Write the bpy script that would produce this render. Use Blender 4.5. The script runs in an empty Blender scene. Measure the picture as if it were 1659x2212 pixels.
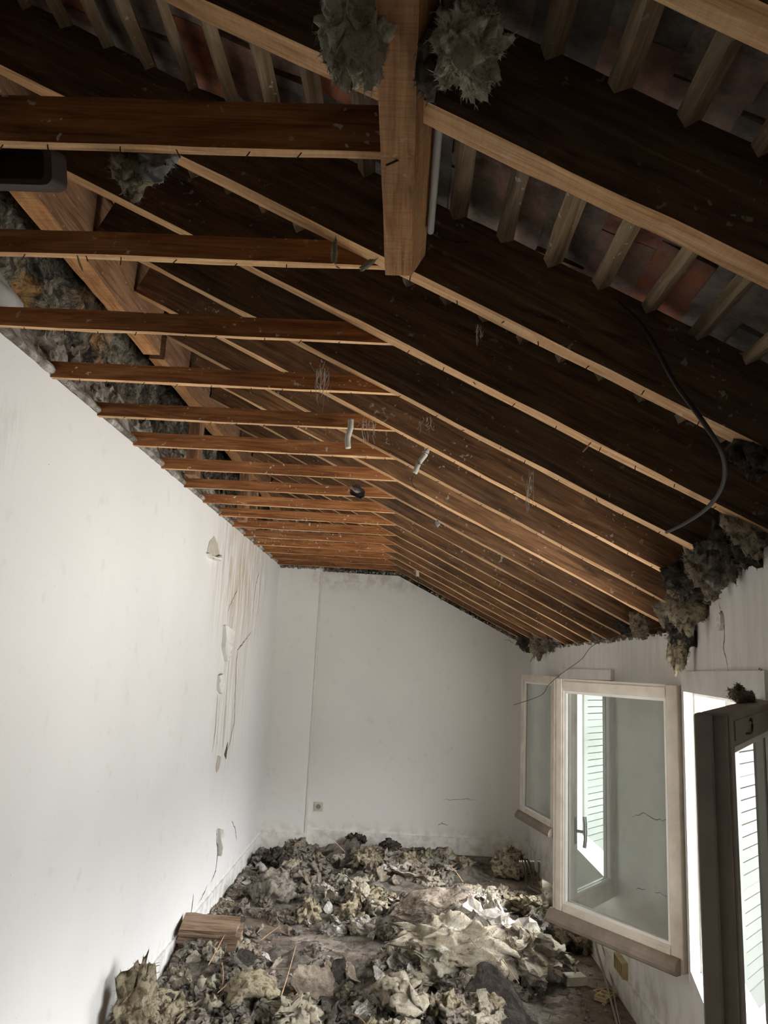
import bpy, bmesh, math, random
import numpy as np
from mathutils import Vector, Matrix, noise

random.seed(7)
scene = bpy.context.scene
col = scene.collection
EYE = 1.7
# ------------------------------------------------------------------ camera
CC = np.array([829.5, 1106.0]); V1 = np.array([864.0, 1436.0]); V2 = np.array([1246.0, -7425.0])
FPX = math.sqrt(-float(np.dot(V1 - CC, V2 - CC)))
_y = np.array([*(V1 - CC), FPX]); _y /= np.linalg.norm(_y)
_z = np.array([*(V2 - CC), FPX]); _z /= np.linalg.norm(_z)
ROT = np.array([np.cross(_y, _z), _y, _z])
cam_data = bpy.data.cameras.new('camera'); cam = bpy.data.objects.new('camera', cam_data); col.objects.link(cam)
cam_data.sensor_fit = 'AUTO'; cam_data.sensor_width = 36.0; cam_data.lens = 36.0 * FPX / 2212.0
cam_data.clip_start = 0.02; cam_data.clip_end = 200
r_, u_, b_ = ROT @ np.array([1, 0, 0]), ROT @ np.array([0, -1, 0]), ROT @ np.array([0, 0, -1])
cam.matrix_world = Matrix(((r_[0], u_[0], b_[0], 0), (r_[1], u_[1], b_[1], 0), (r_[2], u_[2], b_[2], EYE), (0, 0, 0, 1)))
scene.camera = cam

# ------------------------------------------------------------------ world, light, exposure
WORLD_STRENGTH = 30.0
world = bpy.data.worlds.new('overcast_sky'); scene.world = world; world.use_nodes = True
wn = world.node_tree.nodes; wl = world.node_tree.links
bgn = wn['Background']; bgn.inputs['Strength'].default_value = WORLD_STRENGTH
# overcast sky; horizon darkened to dim the left wall, lower half lightened for ceiling
_tc = wn.new('ShaderNodeTexCoord'); _sp = wn.new('ShaderNodeSeparateXYZ'); _mr = wn.new('ShaderNodeMapRange'); _cr = wn.new('ShaderNodeValToRGB')
wl.new(_tc.outputs['Generated'], _sp.inputs[0]); wl.new(_sp.outputs[2], _mr.inputs[0]); _mr.inputs[1].default_value = -1; _mr.inputs[2].default_value = 1
_e = _cr.color_ramp.elements; _e[0].position = 0.0; _e[0].color = (0.62, 0.60, 0.57, 1); _e[1].position = 1.0; _e[1].color = (0.95, 0.98, 1.0, 1)
for _p, _c in ((0.30, (0.62, 0.60, 0.57)), (0.45, (0.24, 0.24, 0.235)), (0.60, (0.20, 0.205, 0.21)), (0.72, (1.0, 1.0, 1.0))):
    _k = _e.new(_p); _k.color = (*_c, 1)
wl.new(_mr.outputs[0], _cr.inputs[0]); wl.new(_cr.outputs[0], bgn.inputs['Color'])
scene.view_settings.view_transform = 'Standard'; scene.view_settings.look = 'None'
scene.view_settings.gamma = 1.0; scene.view_settings.exposure = 0.0
scene.view_settings.use_curve_mapping = False
scene.cycles.use_denoising = True
scene.cycles.max_bounces = 10; scene.cycles.diffuse_bounces = 6; scene.cycles.glossy_bounces = 3
scene.cycles.transparent_max_bounces = 12; scene.cycles.transmission_bounces = 4
scene.cycles.caustics_reflective = False; scene.cycles.caustics_refractive = False

def portal(name, loc, rot, sx, sy):
    l = bpy.data.lights.new(name, 'AREA'); l.shape = 'RECTANGLE'; l.size = sx; l.size_y = sy; l.cycles.is_portal = True
    o = bpy.data.objects.new(name, l); col.objects.link(o); o.location = loc; o.rotation_euler = rot
    return o
NA = math.radians(12.0)                       # the near stretch of the window wall leans into the room
NP = Vector((1.27, 3.55, 0)); ND = Vector((-math.sin(NA), -math.cos(NA), 0)); NN = Vector((-math.cos(NA), math.sin(NA), 0))  # direction to the camera, normal into the room
portal('window_light', (1.44, 5.45, 1.12), (0, math.radians(90), 0), 1.24, 1.5)
_c = NP + ND * 0.80 - NN * 0.17
portal('window_light', (_c.x, _c.y, 1.12), (0, math.radians(90), -NA), 1.24, 1.56)

# ------------------------------------------------------------------ projection helpers (pixel of the photo -> a point of the room)
def ray(x, y): return ROT @ np.array([x - CC[0], y - CC[1], FPX])
def on_y(x, y, Y): d = ray(x, y); d = d * Y / d[1]; return Vector((d[0], d[1], d[2] + EYE))
def on_x(x, y, X): d = ray(x, y); d = d * X / d[0]; return Vector((d[0], d[1], d[2] + EYE))
def on_z(x, y, Z): d = ray(x, y); d = d * (Z - EYE) / d[2]; return Vector((d[0], d[1], d[2] + EYE))
def on_near(x, y, off=0.0):
    d = ray(x, y); n = np.array(NN); p = np.array(NP + NN * off); d = d * float(p @ n) / float(d @ n); return Vector((d[0], d[1], d[2] + EYE))

# ------------------------------------------------------------------ materials
def new_mat(name):
    m = bpy.data.materials.new(name); m.use_nodes = True
    nt = m.node_tree; b = nt.nodes['Principled BSDF']; b.inputs['Specular IOR Level'].default_value = 0.25
    return m, nt, b
def N(nt, t, **kw):
    n = nt.nodes.new(t)
    for k, v in kw.items(): setattr(n, k, v)
    return n
def coords(nt, scale=(1, 1, 1), rnd=False):
    tc = N(nt, 'ShaderNodeTexCoord'); mp = N(nt, 'ShaderNodeMapping'); mp.inputs['Scale'].default_value = scale
    nt.links.new(tc.outputs['Object'], mp.inputs['Vector'])
    if rnd:
        oi = N(nt, 'ShaderNodeObjectInfo'); ml = N(nt, 'ShaderNodeMath', operation='MULTIPLY'); ml.inputs[1].default_value = 37.0
        nt.links.new(oi.outputs['Random'], ml.inputs[0]); cx = N(nt, 'ShaderNodeCombineXYZ')
        for i in range(3): nt.links.new(ml.outputs[0], cx.inputs[i])
        nt.links.new(cx.outputs[0], mp.inputs['Location'])
    return mp.outputs['Vector']
def noise_tex(nt, vec, scale, detail=4, rough=0.55, dist=0.0):
    n = N(nt, 'ShaderNodeTexNoise'); n.inputs['Scale'].default_value = scale; n.inputs['Detail'].default_value = detail
    n.inputs['Roughness'].default_value = rough; n.inputs['Distortion'].default_value = dist
    nt.links.new(vec, n.inputs['Vector']); return n.outputs['Fac']
def ramp(nt, fac, stops):
    r = N(nt, 'ShaderNodeValToRGB'); e = r.color_ramp.elements
    e[0].position, e[0].color = stops[0][0], (*stops[0][1], 1)
    e[1].position, e[1].color = stops[-1][0], (*stops[-1][1], 1)
    for p, c in stops[1:-1]:
        k = e.new(p); k.color = (*c, 1)
    nt.links.new(fac, r.inputs['Fac']); return r.outputs['Color']
def mix(nt, fac, a, b, mode='MIX'):
    m = N(nt, 'ShaderNodeMix', data_type='RGBA', blend_type=mode)
    for s, v in ((0, fac), (6, a), (7, b)):
        if isinstance(v, (int, float)): m.inputs[s].default_value = v
        elif isinstance(v, tuple): m.inputs[s].default_value = (*v, 1)
        else: nt.links.new(v, m.inputs[s])
    return m.outputs[2]
def bump(nt, b, fac, strength, dist):
    n = N(nt, 'ShaderNodeBump'); n.inputs['Strength'].default_value = strength; n.inputs['Distance'].default_value = dist
    nt.links.new(fac, n.inputs['Height']); nt.links.new(n.outputs['Normal'], b.inputs['Normal'])
def grey(v): return (v, v, v)
def mask(nt, vec, axis, lo, hi, soft):
    """1 between lo and hi along an axis of the given coordinates, soft edges"""
    s = N(nt, 'ShaderNodeSeparateXYZ'); nt.links.new(vec, s.inputs[0])
    a = N(nt, 'ShaderNodeMapRange', interpolation_type='SMOOTHSTEP'); a.inputs[1].default_value = lo - soft; a.inputs[2].default_value = lo + soft
    b = N(nt, 'ShaderNodeMapRange', interpolation_type='SMOOTHSTEP'); b.inputs[1].default_value = hi - soft; b.inputs[2].default_value = hi + soft
    b.inputs[3].default_value = 1; b.inputs[4].default_value = 0
    nt.links.new(s.outputs[axis], a.inputs[0]); nt.links.new(s.outputs[axis], b.inputs[0])
    m = N(nt, 'ShaderNodeMath', operation='MULTIPLY'); nt.links.new(a.outputs[0], m.inputs[0]); nt.links.new(b.outputs[0], m.inputs[1])
    return m.outputs[0]
def mul(nt, a, b):
    m = N(nt, 'ShaderNodeMath', operation='MULTIPLY')
    for i, v in enumerate((a, b)):
        if isinstance(v, (int, float)): m.inputs[i].default_value = v
        else: nt.links.new(v, m.inputs[i])
    return m.outputs[0]

def wood(name, lo, mid, hi, soot=0.35, flecks=0.5, saw=0.0):
    m, nt, b = new_mat(name)
    v = coords(nt, (1.2, 14, 14), True); g = noise_tex(nt, v, 3.0, 6, 0.6, 1.2)
    v2 = coords(nt, (0.8, 60, 60), True); g2 = noise_tex(nt, v2, 4.0, 3, 0.6, 0.4)
    c = ramp(nt, g, [(0.3, lo), (0.5, mid), (0.72, hi)])
    c = mix(nt, 0.35, c, ramp(nt, g2, [(0.35, grey(0.35)), (0.65, grey(1.0))]), 'MULTIPLY')
    if saw:
        sw = noise_tex(nt, coords(nt, (55, 2.5, 2.5), True), 2.0, 5, 0.7, 1.5)
        c = mix(nt, saw, c, ramp(nt, sw, [(0.42, grey(0.3)), (0.55, grey(1.0))]), 'MULTIPLY')
    v3 = coords(nt, (1, 2.5, 2.5), True); s = noise_tex(nt, v3, 2.3, 5, 0.65, 0.6)
    c = mix(nt, mul(nt, ramp(nt, s, [(0.45, grey(0.0)), (0.68, grey(1.0))]), soot), c, (0.035, 0.028, 0.022))
    v4 = coords(nt, (1, 1, 1), True); f = noise_tex(nt, v4, 55, 2, 0.5)
    f2 = noise_tex(nt, v4, 6, 2, 0.5)
    fl = mul(nt, ramp(nt, f, [(0.655, grey(0.0)), (0.69, grey(1.0))]), ramp(nt, f2, [(0.48, grey(0)), (0.58, grey(1))]))
    c = mix(nt, mul(nt, fl, flecks), c, (0.62, 0.58, 0.5))
    oi = N(nt, 'ShaderNodeObjectInfo'); hv = N(nt, 'ShaderNodeHueSaturation'); mr = N(nt, 'ShaderNodeMapRange')
    mr.inputs[3].default_value = 0.75; mr.inputs[4].default_value = 1.25
    nt.links.new(oi.outputs['Random'], mr.inputs[0]); nt.links.new(mr.outputs[0], hv.inputs['Value']); nt.links.new(c, hv.inputs['Color'])
    nt.links.new(hv.outputs[0], b.inputs['Base Color']); b.inputs['Roughness'].default_value = 0.75
    bump(nt, b, g2, 0.35, 0.004)
    return m
M = {}
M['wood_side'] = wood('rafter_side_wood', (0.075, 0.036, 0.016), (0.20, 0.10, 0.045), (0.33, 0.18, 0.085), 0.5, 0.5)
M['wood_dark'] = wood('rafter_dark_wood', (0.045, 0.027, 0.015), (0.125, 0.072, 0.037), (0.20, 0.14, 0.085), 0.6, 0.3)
M['wood_tie'] = wood('tie_side_wood', (0.15, 0.052, 0.017), (0.35, 0.138, 0.045), (0.52, 0.24, 0.095), 0.28, 0.9)
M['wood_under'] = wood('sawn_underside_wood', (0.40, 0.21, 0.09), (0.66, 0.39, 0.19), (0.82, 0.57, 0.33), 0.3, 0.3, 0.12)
M['wood_beam'] = wood('sawn_beam_wood', (0.32, 0.14, 0.05), (0.58, 0.29, 0.12), (0.70, 0.40, 0.18), 0.35, 0.3, 0.3)
M['wood_wallbeam'] = wood('wall_beam_wood', (0.12, 0.06, 0.03), (0.27, 0.145, 0.075), (0.36, 0.21, 0.12), 0.35, 0.4)
M['batten'] = wood('dusty_batten_wood', (0.18, 0.125, 0.07), (0.38, 0.28, 0.17), (0.55, 0.44, 0.30), 0.4, 0.8)
M['straw'] = wood('pale_lath_wood', (0.30, 0.17, 0.09), (0.45, 0.28, 0.16), (0.6, 0.42, 0.27), 0.15, 0.0)
M['block'] = wood('brown_layered_wood', (0.16, 0.10, 0.06), (0.34, 0.23, 0.15), (0.5, 0.38, 0.27), 0.3, 0.3)

def plaster(name, base=(0.74, 0.73, 0.70), stains=()):
    m, nt, b = new_mat(name)
    v = coords(nt); n1 = noise_tex(nt, v, 1.3, 4, 0.5); n2 = noise_tex(nt, v, 9, 5, 0.6)
    c = mix(nt, 0.12, base, ramp(nt, n1, [(0.35, grey(0.55)), (0.65, grey(1.0))]), 'MULTIPLY')
    c = mix(nt, mul(nt, ramp(nt, n2, [(0.60, grey(0.0)), (0.8, grey(1.0))]), 0.35), c, (0.50, 0.47, 0.41))
    sp = noise_tex(nt, v, 70, 2, 0.5); sp2 = noise_tex(nt, v, 3.5, 3, 0.5)
    c = mix(nt, mul(nt, mul(nt, ramp(nt, sp, [(0.74, grey(0.0)), (0.78, grey(1.0))]), ramp(nt, sp2, [(0.5, grey(0)), (0.6, grey(1))])), 0.8), c, (0.12, 0.10, 0.08))
    for (ax, lo, hi, soft, zlo, zhi, zs, colr, amt, sc) in stains:
        st = coords(nt, sc); sn = noise_tex(nt, st, 4, 5, 0.65)
        k = mul(nt, mul(nt, mask(nt, v, ax, lo, hi, soft), mask(nt, v, 2, zlo, zhi, zs)), ramp(nt, sn, [(0.44, grey(0)), (0.62, grey(1))]))
        c = mix(nt, mul(nt, k, amt), c, colr)
    nt.links.new(c, b.inputs['Base Color']); b.inputs['Roughness'].default_value = 0.85
    bump(nt, b, noise_tex(nt, v, 14, 6, 0.6), 0.12, 0.01)
    return m
M['plaster_left'] = plaster('plaster_left', (0.76, 0.76, 0.745), [
    (1, 5.0, 6.7, 0.35, 1.95, 2.7, 0.35, (0.44, 0.34, 0.24), 0.85, (1, 6, 0.7)),
    (1, 5.35, 6.2, 0.25, 1.0, 2.7, 0.35, (0.50, 0.43, 0.33), 0.75, (1, 9, 0.35)),
    (1, -3, 9, 0.2, -0.1, 0.16, 0.08, (0.42, 0.38, 0.32), 0.55, (1, 3, 3)),
    (1, 2.05, 2.3, 0.05, 2.22, 2.42, 0.06, (0.5, 0.5, 0.47), 0.3, (1, 9, 1.2))])
M['plaster_end'] = plaster('plaster_end', (0.80, 0.785, 0.745), [
    (0, -2, 2, 0.2, -0.1, 0.2, 0.08, (0.48, 0.42, 0.34), 0.6, (3, 3, 3)),
    (0, -0.9, 1.3, 0.1, 2.42, 2.7, 0.06, (0.48, 0.43, 0.36), 0.6, (3, 1, 3))])
M['plaster_right'] = plaster('plaster_right', (0.78, 0.76, 0.72), [
    (1, -3, 9, 0.2, -0.1, 0.3, 0.12, (0.42, 0.36, 0.28), 0.6, (1, 2, 1.6)),
    (1, -3, 9, 0.2, 1.72, 2.3, 0.1, (0.54, 0.50, 0.44), 0.3, (1, 4, 0.9))])
M['plaster_near'] = plaster('plaster_near', (0.77, 0.75, 0.72), [
    (0, -3, 9, 0.2, 1.62, 2.3, 0.08, (0.52, 0.48, 0.43), 0.3, (3, 3, 0.8)),
    (0, -3, 9, 0.2, -0.1, 0.3, 0.12, (0.42, 0.36, 0.28), 0.6, (2, 2, 1.6))])

def simple(name, c, rough=0.7, metal=0.0, var=0.15, scale=12, dirt=None, dirt_amt=0.0, bmp=0.0):
    m, nt, b = new_mat(name); v = coords(nt, rnd=True); n = noise_tex(nt, v, scale, 5, 0.6)
    o = mix(nt, var, c, ramp(nt, n, [(0.3, grey(0.2)), (0.7, grey(1.0))]), 'MULTIPLY')
    if dirt:
        d = noise_tex(nt, v, scale * 0.45, 6, 0.7)
        o = mix(nt, mul(nt, ramp(nt, d, [(0.48, grey(0)), (0.7, grey(1))]), dirt_amt), o, dirt)
    nt.links.new(o, b.inputs['Base Color']); b.inputs['Roughness'].default_value = rough; b.inputs['Metallic'].default_value = metal
    if bmp: bump(nt, b, n, bmp, 0.01)
    return m
M['paint'] = simple('dirty_white_paint', (0.74, 0.67, 0.58), 0.5, 0, 0.25, 9, (0.30, 0.22, 0.14), 0.4)
M['paint_bead'] = simple('white_glazing_bead', (0.82, 0.80, 0.76), 0.45, 0, 0.1, 12, (0.4, 0.33, 0.25), 0.2)
M['paint_drip'] = simple('grimy_drip_rail', (0.27, 0.22, 0.175), 0.6, 0, 0.4, 14, (0.14, 0.11, 0.08), 0.5)
M['paint_shaded'] = simple('shaded_dirty_paint', (0.33, 0.29, 0.255), 0.6, 0, 0.3, 8, (0.10, 0.08, 0.07), 0.4)  # dirty paint, darkened overall because the leaf faces away from the light
M['frame_white'] = simple('white_frame_paint', (0.74, 0.73, 0.70), 0.5, 0, 0.12, 10, (0.38, 0.32, 0.25), 0.3)
M['shutter'] = simple('white_shutter_paint', (0.17, 0.17, 0.163), 0.6, 0, 0.1, 10)
M['iron'] = simple('dark_iron', (0.05, 0.045, 0.04), 0.55, 0.6)
M['nail'] = simple('rusty_nail', (0.05, 0.03, 0.02), 0.7, 0.3)
M['steel'] = simple('dull_grey_metal', (0.32, 0.32, 0.31), 0.4, 0.7)
M['pipe'] = simple('grey_conduit', (0.36, 0.34, 0.32), 0.5, 0, 0.2)
M['pipe_white'] = simple('dusty_white_plastic', (0.60, 0.58, 0.50), 0.5, 0, 0.3, 20, (0.25, 0.2, 0.12), 0.4)
M['cable_black'] = simple('dark_cable', (0.035, 0.03, 0.027), 0.6)
M['cable_dusty'] = simple('dusty_cable', (0.34, 0.29, 0.23), 0.7, 0, 0.3)
M['plastic_cream'] = simple('cream_plastic', (0.70, 0.66, 0.56), 0.4, 0, 0.15, 20, (0.35, 0.28, 0.2), 0.4)
M['plastic_beige'] = simple('yellowed_plastic', (0.52, 0.42, 0.22), 0.45, 0, 0.2, 20, (0.2, 0.14, 0.08), 0.4)
M['black'] = simple('black_plastic', (0.02, 0.016, 0.013), 0.45)
M['brown_metal'] = simple('brown_coated_metal', (0.05, 0.035, 0.028), 0.5, 0.2)
M['web'] = simple('dusty_cobweb', (0.42, 0.38, 0.32), 0.95)
M['crack'] = simple('crack_and_louvre_shade', (0.10, 0.085, 0.07), 0.95)
M['flake'] = simple('peeling_paint_flake', (0.72, 0.70, 0.66), 0.8, 0, 0.1)
M['streak'] = simple('water_stain', (0.62, 0.56, 0.48), 0.95, 0, 0.3, 20)
M['bare'] = simple('bare_plaster_patch', (0.55, 0.51, 0.43), 0.95, 0, 0.3, 20)
M['mastic'] = simple('grey_render', (0.34, 0.33, 0.31), 0.95, 0, 0.4, 9, (0.10, 0.09, 0.08), 0.6, 0.5)
M['socket'] = simple('socket_plastic', (0.62, 0.58, 0.49), 0.4, 0, 0.1)

def wool(name, stops, scale=7, bmp=0.8, flat=None):
    m, nt, b = new_mat(name); v = coords(nt, rnd=True)
    n = noise_tex(nt, v, scale, 8, 0.7, 0.8); n2 = noise_tex(nt, v, scale * 7, 6, 0.75, 1.5)
    c = ramp(nt, n, stops)
    c = mix(nt, 0.45, c, ramp(nt, n2, [(0.32, grey(0.25)), (0.58, grey(1.0))]), 'MULTIPLY')
    nt.links.new(c, b.inputs['Base Color']); b.inputs['Roughness'].default_value = 1.0; b.inputs['Specular IOR Level'].default_value = 0.05
    bump(nt, b, n2, bmp, 0.025)
    return m
CREAM, YEL, GB, DK = (0.84, 0.79, 0.66), (0.68, 0.58, 0.41), (0.45, 0.395, 0.335), (0.10, 0.088, 0.075)
M['wool_cream'] = wool('cream_mineral_wool', [(0.30, DK), (0.39, GB), (0.46, YEL), (0.58, CREAM), (0.75, (0.82, 0.79, 0.66))])
M['wool_yellow'] = wool('yellow_mineral_wool', [(0.30, DK), (0.42, (0.27, 0.22, 0.14)), (0.52, YEL), (0.64, (0.74, 0.66, 0.46)), (0.78, CREAM)])
M['wool_grey'] = wool('dirty_grey_mineral_wool', [(0.30, DK), (0.42, (0.25, 0.22, 0.185)), (0.52, GB), (0.64, (0.60, 0.545, 0.43)), (0.78, (0.76, 0.71, 0.58))])
M['wool_dark'] = wool('blackened_mineral_wool', [(0.3, (0.04, 0.035, 0.03)), (0.48, (0.12, 0.105, 0.09)), (0.62, (0.25, 0.22, 0.175)), (0.76, (0.52, 0.46, 0.32))])
M['wool_bright'] = wool('brightened_cream_wool', [(0.3, (0.30, 0.25, 0.17)), (0.42, (0.60, 0.54, 0.40)), (0.55, (0.86, 0.81, 0.66)), (0.75, (0.92, 0.89, 0.78))], 9, 0.6)  # cream wool, colour lightened to make up for dim light under the roof
M['wool_white'] = wool('white_mineral_wool', [(0.3, GB), (0.45, (0.66, 0.66, 0.64)), (0.7, (0.88, 0.88, 0.88))])
M['crust'] = wool('grey_paper_facing', [(0.28, (0.12, 0.11, 0.10)), (0.42, (0.36, 0.33, 0.30)), (0.55, (0.54, 0.51, 0.47)), (0.75, (0.72, 0.69, 0.65))], 6, 0.35)
M['crust_brown'] = wool('brown_paper_facing', [(0.28, (0.08, 0.06, 0.045)), (0.45, (0.22, 0.18, 0.14)), (0.6, (0.34, 0.285, 0.23)), (0.78, (0.56, 0.50, 0.42))], 6, 0.35)
M['crust_dark'] = wool('sooty_paper_facing', [(0.28, (0.02, 0.018, 0.016)), (0.5, (0.06, 0.052, 0.045)), (0.7, (0.13, 0.11, 0.095))], 9, 0.6)
M['rubble'] = wool('crumbled_plaster', [(0.30, DK), (0.42, (0.20, 0.17, 0.14)), (0.52, (0.40, 0.36, 0.31)), (0.62, (0.62, 0.59, 0.54)), (0.78, (0.76, 0.75, 0.71))], 9, 0.6)
M['heap'] = wool('wool_crumbs', [(0.3, DK), (0.45, (0.22, 0.19, 0.16)), (0.56, (0.36, 0.32, 0.27)), (0.66, (0.46, 0.42, 0.33)), (0.8, (0.64, 0.59, 0.46))], 12, 0.9)

def stone_mat():
    m, nt, b = new_mat('rough_party_wall'); v = coords(nt)
    n = noise_tex(nt, v, 5.5, 8, 0.72, 0.6); n2 = noise_tex(nt, v, 28, 6, 0.7, 0.8); n3 = noise_tex(nt, v, 3.1, 4, 0.6, 0.3)
    c = ramp(nt, n, [(0.36, (0.03, 0.025, 0.02)), (0.47, (0.16, 0.135, 0.10)), (0.56, (0.34, 0.29, 0.21)), (0.68, (0.62, 0.56, 0.45))])
    c = mix(nt, ramp(nt, n3, [(0.56, grey(0)), (0.64, grey(0.8))]), c, (0.62, 0.35, 0.13))
    c = mix(nt, 0.75, c, ramp(nt, n2, [(0.42, grey(0.05)), (0.56, grey(1))]), 'MULTIPLY')
    nt.links.new(c, b.inputs['Base Color']); b.inputs['Roughness'].default_value = 1.0
    bump(nt, b, n2, 1.0, 0.05); return m
M['stone'] = stone_mat()
def tile_mat():
    m, nt, b = new_mat('old_clay_tiles'); v = coords(nt)
    at = N(nt, 'ShaderNodeAttribute', attribute_name='rnd')
    c = ramp(nt, at.outputs['Fac'], [(0.0, (0.18, 0.165, 0.15)), (0.3, (0.36, 0.30, 0.26)), (0.62, (0.47, 0.35, 0.29)), (0.86, (0.50, 0.28, 0.20)), (0.97, (0.66, 0.21, 0.095))])
    n = noise_tex(nt, v, 11, 8, 0.7, 0.5)
    c = mix(nt, ramp(nt, n, [(0.42, grey(0)), (0.72, grey(0.75))]), c, (0.40, 0.36, 0.33))
    c = mix(nt, 0.8, c, ramp(nt, noise_tex(nt, v, 7, 6, 0.7), [(0.36, grey(0.15)), (0.6, grey(1))]), 'MULTIPLY')
    nt.links.new(c, b.inputs['Base Color']); b.inputs['Roughness'].default_value = 0.95
    bump(nt, b, n, 0.7, 0.015); return m
M['tile'] = tile_mat()
def floor_mat():
    m, nt, b = new_mat('dusty_subfloor'); v = coords(nt); n = noise_tex(nt, v, 2.6, 8, 0.7, 0.7); n2 = noise_tex(nt, v, 45, 6, 0.7)
    c = ramp(nt, n, [(0.3, (0.085, 0.06, 0.045)), (0.48, (0.20, 0.155, 0.12)), (0.6, (0.33, 0.28, 0.23)), (0.78, (0.50, 0.46, 0.40))])
    c = mix(nt, 0.6, c, ramp(nt, n2, [(0.35, grey(0.3)), (0.6, grey(1))]), 'MULTIPLY')
    nt.links.new(c, b.inputs['Base Color']); b.inputs['Roughness'].default_value = 0.9
    bump(nt, b, n2, 0.6, 0.006); return m
M['floor'] = floor_mat()
def glass_mat():
    m = bpy.data.materials.new('dusty_window_glass'); m.use_nodes = True; nt = m.node_tree; nt.nodes.clear()
    out = N(nt, 'ShaderNodeOutputMaterial'); tr = N(nt, 'ShaderNodeBsdfTransparent'); tr.inputs[0].default_value = (0.90, 0.93, 0.915, 1)
    gl = N(nt, 'ShaderNodeBsdfGlossy'); gl.inputs['Roughness'].default_value = 0.03
    df = N(nt, 'ShaderNodeBsdfDiffuse'); df.inputs[0].default_value = (0.55, 0.57, 0.53, 1)
    v = coords(nt); n = noise_tex(nt, v, 3, 5, 0.6); r = ramp(nt, n, [(0.3, grey(0.04)), (0.8, grey(0.20))])
    fr = N(nt, 'ShaderNodeFresnel'); fr.inputs[0].default_value = 1.45
    m1 = N(nt, 'ShaderNodeMixShader'); nt.links.new(r, m1.inputs[0]); nt.links.new(tr.outputs[0], m1.inputs[1]); nt.links.new(df.outputs[0], m1.inputs[2])
    m2 = N(nt, 'ShaderNodeMixShader'); ge = N(nt, 'ShaderNodeNewGeometry'); sb = N(nt, 'ShaderNodeMath', operation='SUBTRACT'); sb.inputs[0].default_value = 1.0; nt.links.new(ge.outputs['Backfacing'], sb.inputs[1])
    nt.links.new(mul(nt, fr.outputs[0], sb.outputs[0]), m2.inputs[0]); nt.links.new(m1.outputs[0], m2.inputs[1]); nt.links.new(gl.outputs[0], m2.inputs[2])
    nt.links.new(m2.outputs[0], out.inputs[0]); return m
M['glass'] = glass_mat()

# ------------------------------------------------------------------ mesh helpers
def link(name, bm, mats, parent=None, smooth=False, loc=None, mat4=None):
    me = bpy.data.meshes.new(name); bm.normal_update(); bm.to_mesh(me); bm.free()
    for mm in (mats if isinstance(mats, (list, tuple)) else [mats]): me.materials.append(M[mm])
    if smooth:
        me.polygons.foreach_set('use_smooth', [True] * len(me.polygons))
    o = bpy.data.objects.new(name, me); col.objects.link(o)
    if parent: o.parent = parent
    if loc is not None: o.location = loc
    if mat4 is not None: o.matrix_world = mat4
    return o
def tag(o, label=None, cat=None, group=None, kind=None):
    if label: o['label'] = label
    if cat: o['category'] = cat
    if group: o['group'] = group
    if kind: o['kind'] = kind
    return o
def empty(name, loc, rz=0.0):
    e = bpy.data.objects.new(name, None); e.empty_display_size = 0.05; col.objects.link(e); e.location = loc; e.rotation_euler = (0, 0, rz); return e
def box(bm, lo, hi, mi=0):
    x0, y0, z0 = lo; x1, y1, z1 = hi
    v = [bm.verts.new(p) for p in ((x0, y0, z0), (x1, y0, z0), (x1, y1, z0), (x0, y1, z0), (x0, y0, z1), (x1, y0, z1), (x1, y1, z1), (x0, y1, z1))]
    for f in ((0, 3, 2, 1), (4, 5, 6, 7), (0, 1, 5, 4), (1, 2, 6, 5), (2, 3, 7, 6), (3, 0, 4, 7)):
        bm.faces.new([v[i] for i in f]).material_index = mi
    return v
def prism(bm, bottom, top, mi=0):
    """a solid between two matching rings of points"""
    a = [bm.verts.new(p) for p in bottom]; b = [bm.verts.new(p) for p in top]; n = len(a)
    bm.faces.new(list(reversed(a))).material_index = mi; bm.faces.new(b).material_index = mi
    for i in range(n): bm.faces.new((a[i], a[(i + 1) % n], b[(i + 1) % n], b[i])).material_index = mi
def tube(bm, pts, r, seg=8, mi=0, taper=None):
    pts = [Vector(p) for p in pts]; rings = []
    for i, p in enumerate(pts):
        d = (pts[min(i + 1, len(pts) - 1)] - pts[max(i - 1, 0)]).normalized()
        a = d.cross(Vector((0, 0, 1)) if abs(d.z) < 0.9 else Vector((1, 0, 0))).normalized(); b = d.cross(a)
        rr = r if taper is None else r * (1 + (taper - 1) * i / (len(pts) - 1))
        rings.append([bm.verts.new(p + (a * math.cos(t) + b * math.sin(t)) * rr) for t in [2 * math.pi * k / seg for k in range(seg)]])
    for i in range(len(rings) - 1):
        for k in range(seg): bm.faces.new((rings[i][k], rings[i][(k + 1) % seg], rings[i + 1][(k + 1) % seg], rings[i + 1][k])).material_index = mi
    bm.faces.new(list(reversed(rings[0]))).material_index = mi; bm.faces.new(rings[-1]).material_index = mi
def smooth_path(pts, n=8):
    pts = [Vector(p) for p in pts]; out = []
    P = [pts[0] * 2 - pts[1]] + pts + [pts[-1] * 2 - pts[-2]]
    for i in range(1, len(P) - 2):
        for k in range(n):
            t = k / n; a, b, c, d = P[i - 1], P[i], P[i + 1], P[i + 2]
            out.append(0.5 * ((2 * b) + (c - a) * t + (2 * a - 5 * b + 4 * c - d) * t * t + (3 * b - a - 3 * c + d) * t ** 3))
    out.append(pts[-1]); return out
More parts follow.
